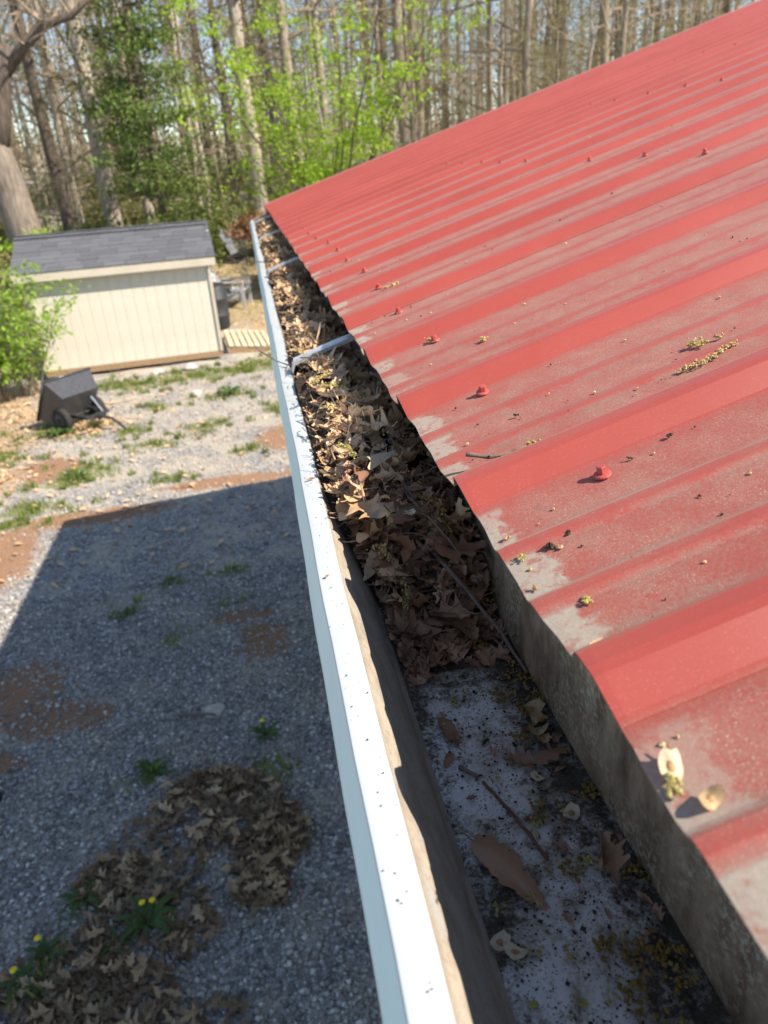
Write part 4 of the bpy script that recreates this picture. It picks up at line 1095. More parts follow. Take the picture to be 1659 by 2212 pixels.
tag(obj('leaf_drift', np.concatenate(Vs), Fs, MAT['leaf_ground_i'], smooth=True), 'matted dead leaves under the oak leaf patch on the gravel', 'leaf litter', kind='stuff')
# dry litter on the left of the yard and single blown leaves
Vs = []; Fs = []; b = 0
SIMPLE = []
for s in range(6):
    r_ = random.Random(s)
    v = [(-0.5, 0, 0.05), (-0.1, 0.22, 0.1), (0.5, 0.02, 0.0), (-0.05, -0.24, 0.08), (0, 0, 0)]
    SIMPLE.append(np.array(v))
SF = [(0, 4, 1), (1, 4, 2), (2, 4, 3), (3, 4, 0)]
for i in range(5200):
    if rl.random() < 0.55:
        px, py, rx, ry = rl.choice(LITTER)
        x, y = rl.gauss(px, rx * 0.7), rl.gauss(py, ry * 0.7)
    else:
        x, y = rl.uniform(-4.5, 0.5), rl.uniform(5.5, 13.0)
        if rl.random() < 0.72: continue
    if -3.8 < x < -0.6 and 12.9 < y < 15.4: continue
    if x > 0.5 and y < 6: continue
    M = Matrix.Rotation(rl.uniform(0, 6.283), 4, 'Z') @ Matrix.Rotation(rl.gauss(0, 0.3), 4, 'Y') @ Matrix.Rotation(rl.gauss(0, 0.4), 4, 'X')
    W = (np.array(M.to_3x3()) @ (SIMPLE[i % 6].T * rl.uniform(0.05, 0.11))).T + np.array((x, y, float(gz(x, y)) + 0.02))
    Vs.append(W); Fs += [tuple(b + q for q in f) for f in SF]; b += len(W)
tag(obj('dry_litter', np.concatenate(Vs), Fs, MAT['leaf_dry_i']), 'dry tan leaves strewn over the sunny edge of the yard', 'leaf litter', kind='stuff')

def weed(loc, n, size, label, flower=0, name='dandelion'):
    o = empty(name, loc, random.uniform(0, 6))
    for i in range(n):
        a = 2 * math.pi * i / n + random.uniform(-0.3, 0.3); L = size * random.uniform(0.6, 1.1)
        V = []; F = []
        N = 9
        for j in range(N):
            q = j / (N - 1); w = L * 0.13 * (math.sin(math.pi * (q * 0.9 + 0.08)) ** 0.8) * (0.65 + 0.35 * (j % 2))
            z = 0.01 + L * 0.35 * math.sin(q * 2.4)
            for s_ in (-1, 0, 1):
                V.append((math.cos(a) * q * L - math.sin(a) * w * s_, math.sin(a) * q * L + math.cos(a) * w * s_, z + abs(s_) * w * 0.3))
        for j in range(N - 1):
            for s_ in (0, 1): F.append((j * 3 + s_, j * 3 + s_ + 1, j * 3 + s_ + 4, j * 3 + s_ + 3))
        obj('leaf', V, F, MAT['weed'], o, True)
    for f in range(flower):
        fx, fy = random.uniform(-0.02, 0.02), random.uniform(-0.02, 0.02) + 0.035 * f
        h = random.uniform(0.09, 0.13)
        mb = MB(); mb.tube([(fx * 0.3, fy * 0.3, 0.0), (fx, fy, h)], 0.002, 5); mb.build('stem', MAT['weed'], o)
        mb = MB(); mb.lathe([(0.004, 0), (0.009, 0.004), (0.0145, 0.008), (0.012, 0.012), (0.006, 0.015)], 14, Matrix.Translation((fx, fy, h - 0.002)))
        mb.V = [(x + random.uniform(-1, 1) * 0.0015, y + random.uniform(-1, 1) * 0.0015, z + random.uniform(-1, 1) * 0.001) for x, y, z in mb.V]
        mb.build('flower_head', MAT['yellow'], o)
    return tag(o, label, 'weed')
def gp3(x, y): return (x, y, float(gz(x, y)))
weed(gp3(-0.30, 3.36), 11, 0.11, 'dandelion with one yellow flower in shade nearest the house wall', 1)
weed(gp3(-0.86, 2.29), 12, 0.15, 'dandelion with two touching yellow flowers amid the oak leaves', 2)
weed(gp3(-1.27, 2.23), 9, 0.10, 'dandelion with a yellow flower left of the oak leaf patch', 1)
weed(gp3(-1.345, 2.12), 10, 0.11, 'lowest left dandelion with a yellow flower by the frame edge', 1)
weed(gp3(-0.93, 3.20), 14, 0.12, 'leafy green weed without flowers above the oak leaf patch', 0, 'broadleaf_weed')
weed(gp3(-0.98, 2.20), 6, 0.09, 'dark green weed left of the twin dandelion flowers', 0, 'broadleaf_weed')
weed(gp3(-1.17, 2.46), 14, 0.11, 'low green weed on gravel left of the leaf patch', 0, 'broadleaf_weed')
weed(gp3(-1.02, 5.38), 8, 0.08, 'small green weed near the middle of the shaded gravel', 0, 'broadleaf_weed')
weed(gp3(-1.32, 4.96), 9, 0.09, 'wider green weed in the left half of the shaded gravel', 0, 'broadleaf_weed')
weed(gp3(-0.62, 10.78), 18, 0.24, 'big green weed clump on the sunny gravel', 0, 'broadleaf_weed')
weed(gp3(-2.86, 9.75), 16, 0.24, 'green weed growing by the cart wheel', 0, 'broadleaf_weed')
weed(gp3(-2.28, 8.05), 12, 0.15, 'sunny dandelion with one flower on the gravel below the cart', 1)
# stones
def rock(x, y, s, label):
    mb = MB(); n = 7
    prof_ = [(0.5, -0.2), (0.95, 0.05), (1.0, 0.3), (0.72, 0.6), (0.25, 0.75)]
    mb.lathe([(r * s, z * s) for r, z in prof_], n)
    mb.V = [(x_ * random.uniform(0.8, 1.2) * 1.3, y_ * random.uniform(0.8, 1.2), z_ * random.uniform(0.85, 1.15)) for x_, y_, z_ in mb.V]
    o = mb.build('rock', MAT['stoneb'], loc=gp3(x, y), rot=(0, 0, random.uniform(0, 6)))
    return tag(o, label, 'rock')
rock(-0.62, 3.66, 0.055, 'fist sized grey rock with a stick beside it on shaded gravel')
rock(-1.12, 11.0, 0.085, 'pale rock alone on the sunny gravel left of the weed clump')
rock(-1.86, 12.62, 0.085, 'left one of two pale rocks at the base of the shed')
rock(-1.32, 12.72, 0.12, 'right larger one of two pale rocks at the shed base')
twig([(-0.84, 3.66, 0.022), (-0.72, 3.63, 0.028), (-0.60, 3.60, 0.022)], 0.009, 0.006, MAT['twig'], 'short dark stick lying by the grey rock on shaded gravel', name='stick')
twig([(-2.45, 10.95, 0.03), (-2.2, 11.02, 0.035), (-2.0, 11.15, 0.03)], 0.012, 0.007, MAT['deck'], 'bleached stick on the gravel behind the black cart', [((-2.2, 11.02, 0.035), (-2.05, 10.94, 0.03), 0.006)], name='stick')
# toe of a shoe at the left edge of the picture
sh = empty('shoe', gp3(-1.86, 3.20), 0.25)
V = []; F = []
st = [(-0.16, 0.030, 0.085), (-0.12, 0.036, 0.095), (-0.06, 0.034, 0.085), (0.0, 0.036, 0.062), (0.05, 0.042, 0.052), (0.09, 0.040, 0.044), (0.115, 0.028, 0.034), (0.124, 0.010, 0.022)]
for x, w, h in st:
    for k_ in range(8):
        a = math.pi * k_ / 7
        V.append((x, math.cos(a) * w, 0.016 + math.sin(a) ** 0.8 * (h - 0.016)))
for i in range(len(st) - 1):
    for k_ in range(7): F.append((i * 8 + k_, i * 8 + k_ + 1, (i + 1) * 8 + k_ + 1, (i + 1) * 8 + k_))
F += [tuple(range(8)), tuple(len(V) - 8 + q for q in range(7, -1, -1))]
obj('upper', V, F, MAT['shoe'], sh, True)
mb = MB(); b = 0
for z in (0.0, 0.018):
    for s_ in (1, -1):
        for x, w, h in (st if s_ > 0 else reversed(st)): mb.V.append((x * 1.02, s_ * w * 1.08, z))
k_ = len(mb.V) // 2
mb.F += [tuple(range(k_)), tuple(range(2 * k_ - 1, k_ - 1, -1))] + [(i, k_ + i, k_ + (i + 1) % k_, (i + 1) % k_) for i in range(k_)]
mb.build('sole', MAT['shoe'], sh)
mb = MB(); mb.box(0.02, 0.075, -0.045, -0.036, 0.020, 0.036); mb.box(0.02, 0.075, 0.036, 0.045, 0.020, 0.036); mb.build('trim', MAT['shoe_red'], sh)
tag(sh, 'black shoe with red trim on shaded gravel at the left frame edge', 'shoe')

# ------------------------------------------------------------------ garden shed
A5 = math.radians(5.0)
shed = empty('garden_shed', (-2.235, 13.07, float(gz(-2.2, 13.1))), A5)
tag(shed, 'cream garden shed with grey shingle roof at the edge of the yard', 'shed')
SW, SD, WB, WT = 1.5, 2.1, 0.15, 1.76
RH = 2.20
mb = MB()
mb.box(-SW + 0.02, SW - 0.02, 0.0185, 0.05, WB, WT); mb.build('wall', MAT['siding'], shed)
mb = MB(); mb.box(-SW + 0.02, SW - 0.02, SD - 0.05, SD - 0.02, WB, WT); mb.build('wall', MAT['siding'], shed)
nb_ = 16; bw_ = 2 * (SW - 0.05) / nb_
mb = MB(); mb.box(0.002, bw_ - 0.003, 0.0135, 0.018, WB, WT); board = mb.data('siding_board', MAT['siding'])
for i in range(nb_):
    link('siding_board', board, shed, loc=(-SW + 0.05 + i * bw_, 0, 0))
for s_ in (-1, 1):
    mb = MB()
    pts = [(0.0, WB), (SD, WB), (SD, WT), (SD / 2, RH - 0.03), (0.0, WT)]
    for x in ((SW - 0.02) * s_, SW * s_): mb.V += [(x, y + 0.0, z) for y, z in pts]
    mb.F += [(0, 1, 2, 3, 4), (9, 8, 7, 6, 5)] + [(i, 5 + i, 5 + (i + 1) % 5, (i + 1) % 5) for i in range(5)]
    mb.build('end_wall', MAT['siding'], shed)
    mb = MB(); mb.box(SW * s_ - (0.05 if s_ > 0 else 0), SW * s_ + (0.05 if s_ < 0 else 0), -0.012, -0.002, WB, WT); mb.build('corner_trim', MAT['cream_trim'], shed)
    for x in (-0.3, 0.45, 1.2):
        mb = MB(); mb.box((SW + 0.001) * s_, (SW + 0.010) * s_, x + 0.6 - 0.008, x + 0.6 + 0.008, WB, WT + 0.1); mb.build('batten', MAT['cream_trim'], shed)
mb = MB(); mb.box(-SW + 0.01, SW - 0.01, 0.0, 0.09, 0.05, 0.147); mb.build('skid_beam', MAT['skid'], shed)
mb = MB(); mb.box(-SW + 0.01, SW - 0.01, SD - 0.09, SD, 0.05, 0.147); mb.build('skid_beam', MAT['skid'], shed)
for x in (-1.3, -0.4, 0.5, 1.3):
    for y in (0.12, SD - 0.3):
        mb = MB(); mb.bbox(x - 0.1, x + 0.1, y, y + 0.2, -0.03, 0.05, 0.01); mb.build('block', MAT['stoneb'], shed)
# roof deck, fascia, shingles
OV = 0.11
half = SD / 2 + OV
rs = math.atan2(RH - WT, SD / 2)
ez = WT - OV * math.tan(rs)
LS = half / math.cos(rs)
for s_ in (1, -1):
    yb = -OV if s_ > 0 else SD + OV
    mb = MB()
    for x in (-SW - 0.1, SW + 0.1):
        mb.V += [(x, yb, ez), (x, SD / 2, RH), (x, SD / 2, RH + 0.018), (x, yb, ez + 0.018)]
    mb.F += [(0, 1, 2, 3), (7, 6, 5, 4), (0, 4, 5, 1), (1, 5, 6, 2), (2, 6, 7, 3), (3, 7, 4, 0)]
    deck = mb.build('roof', MAT['cream_trim'], shed)
    nrow = 9; ex = LS / nrow
    tabs = [MB().box(0.0, w - 0.006, -0.004, ex * 1.55, 0, 0.005).data('shingle', MAT['shingle']) for w in (0.30, 0.24, 0.34)]
    for rI in range(nrow):
        x = -SW - 0.115 - random.uniform(0, 0.2); first_ = True
        while x < SW + 0.11:
            w = random.choice((0, 1, 2)); ww = (0.30, 0.24, 0.34)[w]
            xe = min(x + ww, SW + 0.115)
            if xe - max(x, -SW - 0.115) < 0.05: x += ww; continue
            x0c = max(x, -SW - 0.115)
            d = rI * ex
            y = yb + s_ * (d * math.cos(rs) - 0.004); z = ez + 0.020 + d * math.sin(rs) + 0.011
            M = Matrix.Translation((x0c if s_ > 0 else x0c + (xe - x0c), y, z)) @ Matrix.Rotation(0 if s_ > 0 else math.pi, 4, 'Z') @ Matrix.Rotation(rs - 0.028, 4, 'X') @ Matrix.Diagonal(((xe - x0c) / ww, 1, random.choice((1, 1, 1.6)), 1))
            o = link('shingle', tabs[w], deck)
            o.matrix_local = M
            x += ww
    mb = MB(); 
    y0_, y1_ = (yb - 0.02, yb - 0.001) if s_ > 0 else (yb + 0.001, yb + 0.02)
    mb.box(-SW - 0.1, SW + 0.1, y0_, y1_, ez - 0.10, ez + 0.012); mb.build('fascia', MAT['cream_trim'], shed)
    mb = MB(); mb.box(-SW - 0.09, SW + 0.09, *( (yb, -0.013) if s_ > 0 else (SD + 0.003, yb)), ez - 0.02, ez - 0.008); mb.build('soffit', MAT['cream_trim'], shed)
capm = MB()
for x in (0.0, 0.27):
    capm.V += [(x, -0.13, -0.046), (x, 0, 0.0), (x, 0.13, -0.046), (x, 0.13, -0.052), (x, 0, -0.006), (x, -0.13, -0.052)]
capm.F += [(0, 1, 7, 6), (1, 2, 8, 7), (2, 3, 9, 8), (3, 4, 10, 9), (4, 5, 11, 10), (5, 0, 6, 11), (5, 4, 3, 2, 1, 0), (6, 7, 8, 9, 10, 11)]
cap_me = capm.data('ridge_shingle', MAT['shingle'])
for i in range(12): link('ridge_shingle', cap_me, shed, loc=(-SW - 0.115 + i * 0.268, SD / 2, RH + 0.056 + (i % 2) * 0.003))
# door on the right end, opening onto the ramp
mb = MB(); mb.box(SW + 0.002, SW + 0.02, 0.75, 1.55, WB + 0.02, 1.72); dr = mb.build('door', MAT['cream_trim'], shed)
mb = MB(); mb.box(SW + 0.021, SW + 0.05, 0.82, 0.86, 0.9, 1.0); mb.build('handle', MAT['steel_black'], dr)

# wooden ramp of boards beside the shed
ramp = empty('wooden_ramp', gp3(-0.35, 14.25), A5)
tag(ramp, 'weathered wooden board ramp at the right end of the shed', 'ramp')
nbd = 7
for i in range(nbd):
    x = -0.36 + i * 0.118
    z = 0.15 - 0.015 * i
    mb = MB(); mb.bbox(0, 0.088, -0.75 + random.uniform(-0.01, 0.01), 0.75, 0, 0.03, 0.004)
    mb.build('board', MAT['deck'], ramp, loc=(x, 0, z), rot=(0, math.radians(7), 0))
for y in (-0.72, 0.0, 0.72):
    mb = MB()
    mb.V = [(-0.36, y - 0.02, 0.0), (0.45, y - 0.02, 0.0), (0.45, y - 0.02, 0.045), (-0.36, y - 0.02, 0.148), (-0.36, y + 0.02, 0.0), (0.45, y + 0.02, 0.0), (0.45, y + 0.02, 0.045), (-0.36, y + 0.02, 0.148)]
    mb.F = [(0, 1, 2, 3), (7, 6, 5, 4), (0, 4, 5, 1), (1, 5, 6, 2), (2, 6, 7, 3), (3, 7, 4, 0)]
    mb.build('joist', MAT['skid'], ramp)

# ------------------------------------------------------------------ dump cart, tub tipped back
cart = empty('dump_cart', gp3(-2.62, 10.12), math.radians(-41)); cart.scale = (0.86,) * 3
tag(cart, 'black two wheeled dump cart with its tub tipped up', 'cart')
# local: +x forward (tongue), +y left... axle along y, wheels at +-0.31
for s_ in (-1, 1):
    w = empty('wheel', (0, 0.33 * s_, 0.20)); w.parent = cart
    Mx = Matrix.Rotation(math.pi / 2, 4, 'X')
    mb = MB(); mb.lathe([(0.11, -0.045), (0.165, -0.055), (0.192, -0.035), (0.20, 0.0), (0.192, 0.035), (0.165, 0.055), (0.11, 0.045)], 24, Mx); mb.build('tyre', MAT['tyre'], w, True)
    mb = MB(); mb.lathe([(0.108, -0.047), (0.10, -0.050), (0.04, -0.052), (0.03, -0.062), (0.03, 0.062), (0.04, 0.052), (0.10, 0.050), (0.108, 0.047)], 20, Mx); mb.build('rim', MAT['steel_black'], w)
mb = MB(); mb.tube([(0, -0.36, 0.2), (0, 0.36, 0.2)], 0.014, 8); mb.build('axle', MAT['steel_black'], cart)
mb = MB(); mb.box(-0.03, 0.45, -0.22, -0.18, 0.21, 0.26); mb.box(-0.03, 0.45, 0.18, 0.22, 0.21, 0.26); mb.box(0.41, 0.45, -0.179, 0.179, 0.215, 0.255); mb.build('frame', MAT['steel_black'], cart)
mb = MB(); mb.tube([(0.40, 0, 0.24), (0.75, 0.02, 0.20), (1.02, 0.03, 0.05)], 0.022, 8); mb.tube([(0.1, -0.2, 0.24), (0.6, 0, 0.215)], 0.014, 6); mb.tube([(0.1, 0.2, 0.24), (0.6, 0, 0.215)], 0.014, 6); mb.build('drawbar', MAT['steel_black'], cart)
mb = MB(); mb.tube([(0.42, 0.12, 0.25), (0.22, 0.12, 0.47)], 0.012, 6); mb.build('strut', MAT['alu'], cart)
# tub: tapered shell, local tub coords: floor at z=0, x from -0.5 (rear) to 0.45 (front)
TM = Matrix.Translation((-0.02, 0, 0.27)) @ Matrix.Rotation(math.radians(-58), 4, 'Y') @ Matrix.Translation((0.10, 0, 0))
def frus(x0, x1, w0, z0, X0, X1, W0, z1): return [(x0, -w0, z0), (x1, -w0, z0), (x1, w0, z0), (x0, w0, z0), (X0, -W0, z1), (X1, -W0, z1), (X1, W0, z1), (X0, W0, z1)]
outer = frus(-0.36, 0.24, 0.34, 0.0, -0.42, 0.32, 0.42, 0.34); inner = frus(-0.345, 0.225, 0.325, 0.012, -0.405, 0.305, 0.405, 0.341)
mb = MB(); mb.V = [tuple(TM @ Vector(p)) for p in outer + inner]
mb.F = [(3, 2, 1, 0), (0, 1, 5, 4), (1, 2, 6, 5), (2, 3, 7, 6), (3, 0, 4, 7), (8, 9, 10, 11), (12, 13, 9, 8), (13, 14, 10, 9), (14, 15, 11, 10), (15, 12, 8, 11), (4, 5, 13, 12), (5, 6, 14, 13), (6, 7, 15, 14), (7, 4, 12, 15)]
tub = mb.build('tub', MAT['poly'], cart)
mb = MB()
ring = [(-0.435, -0.435), (0.335, -0.435), (0.335, 0.435), (-0.435, 0.435)]
for i in range(4):
    a, b_ = ring[i], ring[(i + 1) % 4]
    mb.tube([TM @ Vector((*a, 0.342)), TM @ Vector((*b_, 0.342))], 0.018, 8)
mb.build('rim_lip', MAT['poly'], tub, True)

# ------------------------------------------------------------------ slatted garden chairs, barrel
def chair(loc, rz, mat, label, sc_=1.0):
    o = empty('garden_chair', loc, rz); o.scale = (sc_,) * 3
    # faces +x
    for i in range(6):
        x = 0.34 - i * 0.085; z = 0.36 - i * 0.028
        mb = MB(); mb.bbox(x - 0.036, x + 0.036, -0.27, 0.27, z, z + 0.018, 0.004); mb.build('seat_slat', mat, o)
    for i in range(5):
        y = -0.22 + i * 0.11
        M = Matrix.Translation((-0.14, y, 0.20)) @ Matrix.Rotation(math.radians(-26), 4, 'Y')
        mb = MB(); mb.bbox(-0.009, 0.009, -0.048, 0.048, 0, 0.78 + 0.06 * (1 - abs(i - 2) / 2), 0.004, M); mb.build('back_slat', mat, o)
    for s_ in (-1, 1):
        mb = MB(); mb.bbox(-0.32, 0.40, s_ * 0.35 - 0.055, s_ * 0.35 + 0.055, 0.55, 0.572, 0.005); mb.build('arm', mat, o)
        mb = MB(); mb.bbox(0.30, 0.39, s_ * 0.30 - 0.012, s_ * 0.30 + 0.012, 0, 0.548, 0.004); mb.build('leg', mat, o)
        mb = MB(); mb.V = [(x, s_ * 0.285 + q, z) for q in (-0.012, 0.012) for x, z in ((0.36, 0.26), (0.36, 0.355), (-0.50, 0.06), (-0.58, 0.0), (-0.45, 0.0))]
        mb.F = [(0, 1, 2, 3, 4), (9, 8, 7, 6, 5)] + [(i, 5 + i, 5 + (i + 1) % 5, (i + 1) % 5) for i in range(5)]
        mb.build('leg', mat, o)
    M = Matrix.Translation((-0.33, 0, 0.52))
    mb = MB(); mb.bbox(-0.365, -0.335, -0.30, 0.30, 0.5, 0.548, 0.004); mb.build('back_rail', mat, o)
    return tag(o, label, 'chair')
chair(gp3(-0.60, 17.4), math.radians(-14), MAT['greywood'], 'light grey slatted garden chair just right of the shed')
chair(gp3(-0.36, 22.3), math.radians(-25), MAT['darkgrey'], 'darker grey slatted garden chair farther back up the slope')
cl = MB()
for i in range(7): cl.octa((random.uniform(-0.12, 0.12), random.uniform(-0.12, 0.12), random.uniform(0.03, 0.07)), random.uniform(0.05, 0.085), 0.3)
cz = cl.build('white_cloth', MAT['cloth'], loc=(-0.46, 17.32, float(gz(-0.46, 17.3)) + 0.33)); tag(cz, 'crumpled white cloth left on the light grey chair seat', 'cloth')
bar = empty('barrel', gp3(-0.92, 15.75)); 
mb = MB(); mb.lathe([(0.24, 0.0), (0.27, 0.03), (0.28, 0.25), (0.295, 0.27), (0.28, 0.29), (0.285, 0.58), (0.30, 0.60), (0.285, 0.62), (0.27, 0.84), (0.25, 0.87)], 22); mb.build('body', MAT['barrel'], bar, True)
mb = MB(); mb.lathe([(0.262, 0.862), (0.265, 0.885), (0.24, 0.895)], 22); mb.build('lid', MAT['barrel'], bar)
tag(bar, 'dark plastic barrel standing behind the right end of the shed', 'barrel')

# ------------------------------------------------------------------ trees and shrubs
def tubes(paths, n):
    """paths: list of (pts array, radii array) with equal length; vectorised enough"""
    mb = MB()
    for p, r in paths: mb.tube(p, r, n, cap=False)
    return mb
def grow(rg, base, direction, length, r0, segs, wander, grav=0.0):
    pts = [Vector(base)]; d = Vector(direction).normalized(); rad = [r0]
    for i in range(segs):
        d = (d + Vector((rg.gauss(0, wander), rg.gauss(0, wander), rg.gauss(0, wander) + grav))).normalized()
        pts.append(pts[-1] + d * (length / segs)); rad.append(max(0.003, r0 * (1 - 0.85 * (i + 1) / segs)))
    return pts, rad
def make_tree(seed, height, r0, limbs, first=0.25, spread=0.5, twigs=6, sub=3, lean=(0, 0), llen=0.28):
    """returns trunk mesh parts, branch parts and twig tips of one bare tree"""
    rg = random.Random(seed)
    n = 12
    tp = []; tr = []
    for i in range(n + 1):
        q = i / n
        tp.append(Vector((lean[0] * height * q + rg.gauss(0, 0.004) * height * min(1, q * 3), lean[1] * height * q + rg.gauss(0, 0.004) * height * min(1, q * 3), height * q - 0.3 * (i == 0))))
        flare = 1 + 0.55 * max(0, 1 - q * 9) ** 2
        tr.append(max(0.01, r0 * flare * (1 - 0.86 * q ** 1.1)))
    tm = MB(); tm.tube(tp, tr, 10, cap=False)
    bm = MB(); tips = []
    for k in range(limbs):
        q = first + (1 - first) * ((k + rg.random()) / limbs) ** 0.9
        q = min(q, 0.97)
        f = q * n; i0 = min(int(f), n - 1); base = tp[i0].lerp(tp[i0 + 1], f - i0)
        a = rg.uniform(0, 6.283); upk = rg.uniform(0.25, 0.9)
        L = height * llen * (1.15 - q) * rg.uniform(0.6, 1.25) + 0.25
        rb = max(0.008, tr[i0] * rg.uniform(0.28, 0.45))
        pts, rad = grow(rg, base, (math.cos(a), math.sin(a), upk), L, rb, 5, 0.16, 0.04)
        bm.tube(pts, rad, 5, cap=False)
        for t_ in range(twigs):
            j = rg.randrange(1, 6); b0 = pts[j]
            a2 = rg.uniform(0, 6.283)
            dd = (pts[min(j + 1, 5)] - pts[j - 1]).normalized() + Vector((math.cos(a2), math.sin(a2), rg.uniform(-0.2, 0.8))) * 0.9
            p2, r2 = grow(rg, b0, dd, L * rg.uniform(0.25, 0.55), max(0.005, rad[j] * 0.6), 3, 0.22, 0.05)
            bm.tube(p2, r2, 3, cap=False)
            tips.append(p2[-1])
            for s_ in range(sub):
                m = rg.randrange(1, 4)
                a3 = rg.uniform(0, 6.283)
                p3, r3 = grow(rg, p2[m], Vector((math.cos(a3), math.sin(a3), rg.uniform(-0.3, 0.8))), L * rg.uniform(0.12, 0.3), 0.006, 2, 0.25)
                bm.tube(p3, r3, 3, cap=False); tips.append(p3[-1])
    return tm, bm, tips
def leaf_cloud(centers, per, spread, size, flat=1.0, rng=RNG):
    C = np.repeat(np.asarray(centers, float).reshape(-1, 3), per, 0); n = len(C)
    C = C + rng.normal(0, 1, (n, 3)) * np.array([spread, spread, spread * flat])
    s = size * rng.uniform(0.6, 1.4, n)
    d = rng.normal(0, 1, (n, 3)); d /= np.linalg.norm(d, axis=1, keepdims=True)
    e = rng.normal(0, 1, (n, 3)); e -= d * (d * e).sum(1, keepdims=True); e /= np.linalg.norm(e, axis=1, keepdims=True)
    Pp = np.zeros((n, 4, 3))
    Pp[:, 0] = C - d * s[:, None]; Pp[:, 1] = C + e * (s * 0.5)[:, None]; Pp[:, 2] = C + d * s[:, None]; Pp[:, 3] = C - e * (s * 0.5)[:, None]
    F = np.arange(n * 4).reshape(-1, 4)
    return Pp.reshape(-1, 3), F
def tree_thing(name, loc, meshes, label, group=None, rz=0.0, sc_=1.0):
    o = empty(name, loc, rz); o.scale = (sc_,) * 3
    for nm, me in meshes: link(nm, me, o)
    return tag(o, label, 'tree', group)
def tz(x, y): return float(gz(x, y))

VAR = []
for i, (h, r0, nl, fi, tw, sub, bk) in enumerate([(19, 0.20, 26, 0.22, 6, 2, 'bark'), (17, 0.14, 24, 0.12, 6, 3, 'bark'), (21, 0.24, 24, 0.3, 6, 2, 'bark_pale'), (15, 0.09, 26, 0.08, 5, 2, 'bark_pale'), (18, 0.17, 24, 0.2, 6, 3, 'bark_dark'), (12, 0.06, 24, 0.06, 5, 2, 'bark'), (16, 0.11, 24, 0.1, 6, 2, 'bark_pale')]):
    tm, bm, tips = make_tree(40 + i, h, r0, nl, fi, twigs=tw, sub=sub, lean=(random.uniform(-0.03, 0.03), random.uniform(-0.03, 0.03)))
    parts = [('trunk', tm.data('trunk', MAT[bk], True)), ('crown', bm.data('crown', MAT['branch']))]
    if i in (1, 3, 5, 6):
        V, F = leaf_cloud(tips, 5, 0.18, 0.05)
        parts.append(('young_leaves', mesh_data('young_leaves', V, F, MAT['olive'])))
    VAR.append(parts)
# named trees at measured places
def T(x, y): return (x, y, tz(x, y) - 0.05)
tm, bm, tips = make_tree(301, 17, 0.30, 14, 0.35, twigs=6, sub=3, lean=(0.0, 0.0))
tree_thing('tall_tree', T(0.42, 24.0), [('trunk', make_tree(311, 20, 0.235, 4, 0.5)[0].data('trunk', MAT['bark_pale'], True)), ('crown', VAR[2][1][1])], 'tall pale straight trunk rising behind the far end of the gutter')
# big leaning tree on the left with a broken dark limb
bt = empty('large_tree', T(-5.28, 20.0))
mb = MB(); mb.tube([(0.1, 0, -0.4), (0.0, 0, 0.6), (-0.10, 0, 1.8), (-0.22, 0, 3.2), (-0.55, 0.1, 5.0), (-0.9, 0.2, 8.0), (-1.2, 0.3, 12.0)], [0.62, 0.46, 0.40, 0.36, 0.30, 0.24, 0.12], 14, cap=False); mb.build('trunk', MAT['bark_mid'], bt, True)
mb = MB(); mb.tube([(-0.24, 0, 3.2), (0.05, -0.05, 4.0), (0.38, -0.1, 5.0), (0.55, -0.1, 5.45)], [0.24, 0.22, 0.19, 0.16], 10); mb.tube([(0.40, -0.1, 4.9), (0.95, -0.1, 5.4), (1.5, -0.15, 5.75), (2.1, -0.2, 5.9), (2.9, -0.3, 6.4)], [0.14, 0.11, 0.09, 0.07, 0.03], 8)
lb = mb.build('limb', MAT['bark_dark'], bt, True)
rg = random.Random(9); mb = MB(); tips = []
for k in range(34):
    b0 = rg.choice([(0.95, -0.1, 5.4), (1.5, -0.15, 5.75), (2.1, -0.2, 5.9), (-0.6, 0.1, 5.4), (-0.8, 0.2, 7.4), (-0.9, 0.2, 8.5), (0.5, -0.1, 5.4)])
    p, r_ = grow(rg, b0, (rg.gauss(0.2, 0.8), rg.gauss(0, 0.6), rg.uniform(0, 0.9)), rg.uniform(0.8, 2.4), 0.035, 5, 0.2, 0.02)
    mb.tube(p, r_, 4, cap=False); tips.append(p[-1])
    for q in range(4):
        p2, r2 = grow(rg, p[rg.randrange(1, 6)], (rg.gauss(0, 1), rg.gauss(0, 1), rg.gauss(0.3, 0.6)), rg.uniform(0.3, 0.9), 0.011, 3, 0.25); mb.tube(p2, r2, 3, cap=False); tips.append(p2[-1])
mb.build('crown', MAT['branch'], bt)
V, F = leaf_cloud([(-0.1, -0.55, 1.30), (0.25, -0.55, 1.45), (0.45, -0.5, 1.58), (-0.3, -0.5, 1.35)], 60, 0.13, 0.06, 0.5)
tag(obj('leaf_spray', V, F, MAT['spring'], bt), kind='stuff')
tag(bt, 'big grey tree at the left edge with a dark broken limb', 'tree')
spots = [(-3.75, 23.0, 2, 0.95, 'thick pale trunk with a wide dark base behind the shed roof'), (-2.95, 25.0, 6, 1.5, 'slim pale trunk right of the wide based tree'), (-1.05, 24.0, 3, 1.0, 'thin pale sapling right behind the shed roof corner'),
         (6.3, 30.0, 2, 1.0, 'left of the two pale trunks above the middle of the roof'), (7.05, 31.0, 6, 1.5, 'right of the two pale trunks above the middle of the roof'), (11.5, 34.0, 6, 1.35, 'lone pale trunk above the roof with dark woods behind'),
         (13.9, 34.0, 4, 1.5, 'thick dark trunk among blue sky gaps above the roof'), (1.95, 26.0, 0, 1.0, 'grey trunk behind the light green young tree left side'), (2.95, 27.0, 6, 1.4, 'pale trunk behind the light green young tree right side'),
         (-5.05, 25.0, 3, 1.2, 'slender pale trunk between the big tree and the wide based one'), (16.6, 34.0, 4, 1.0, 'dark slim trunk against blue sky near the right end of the woods')]
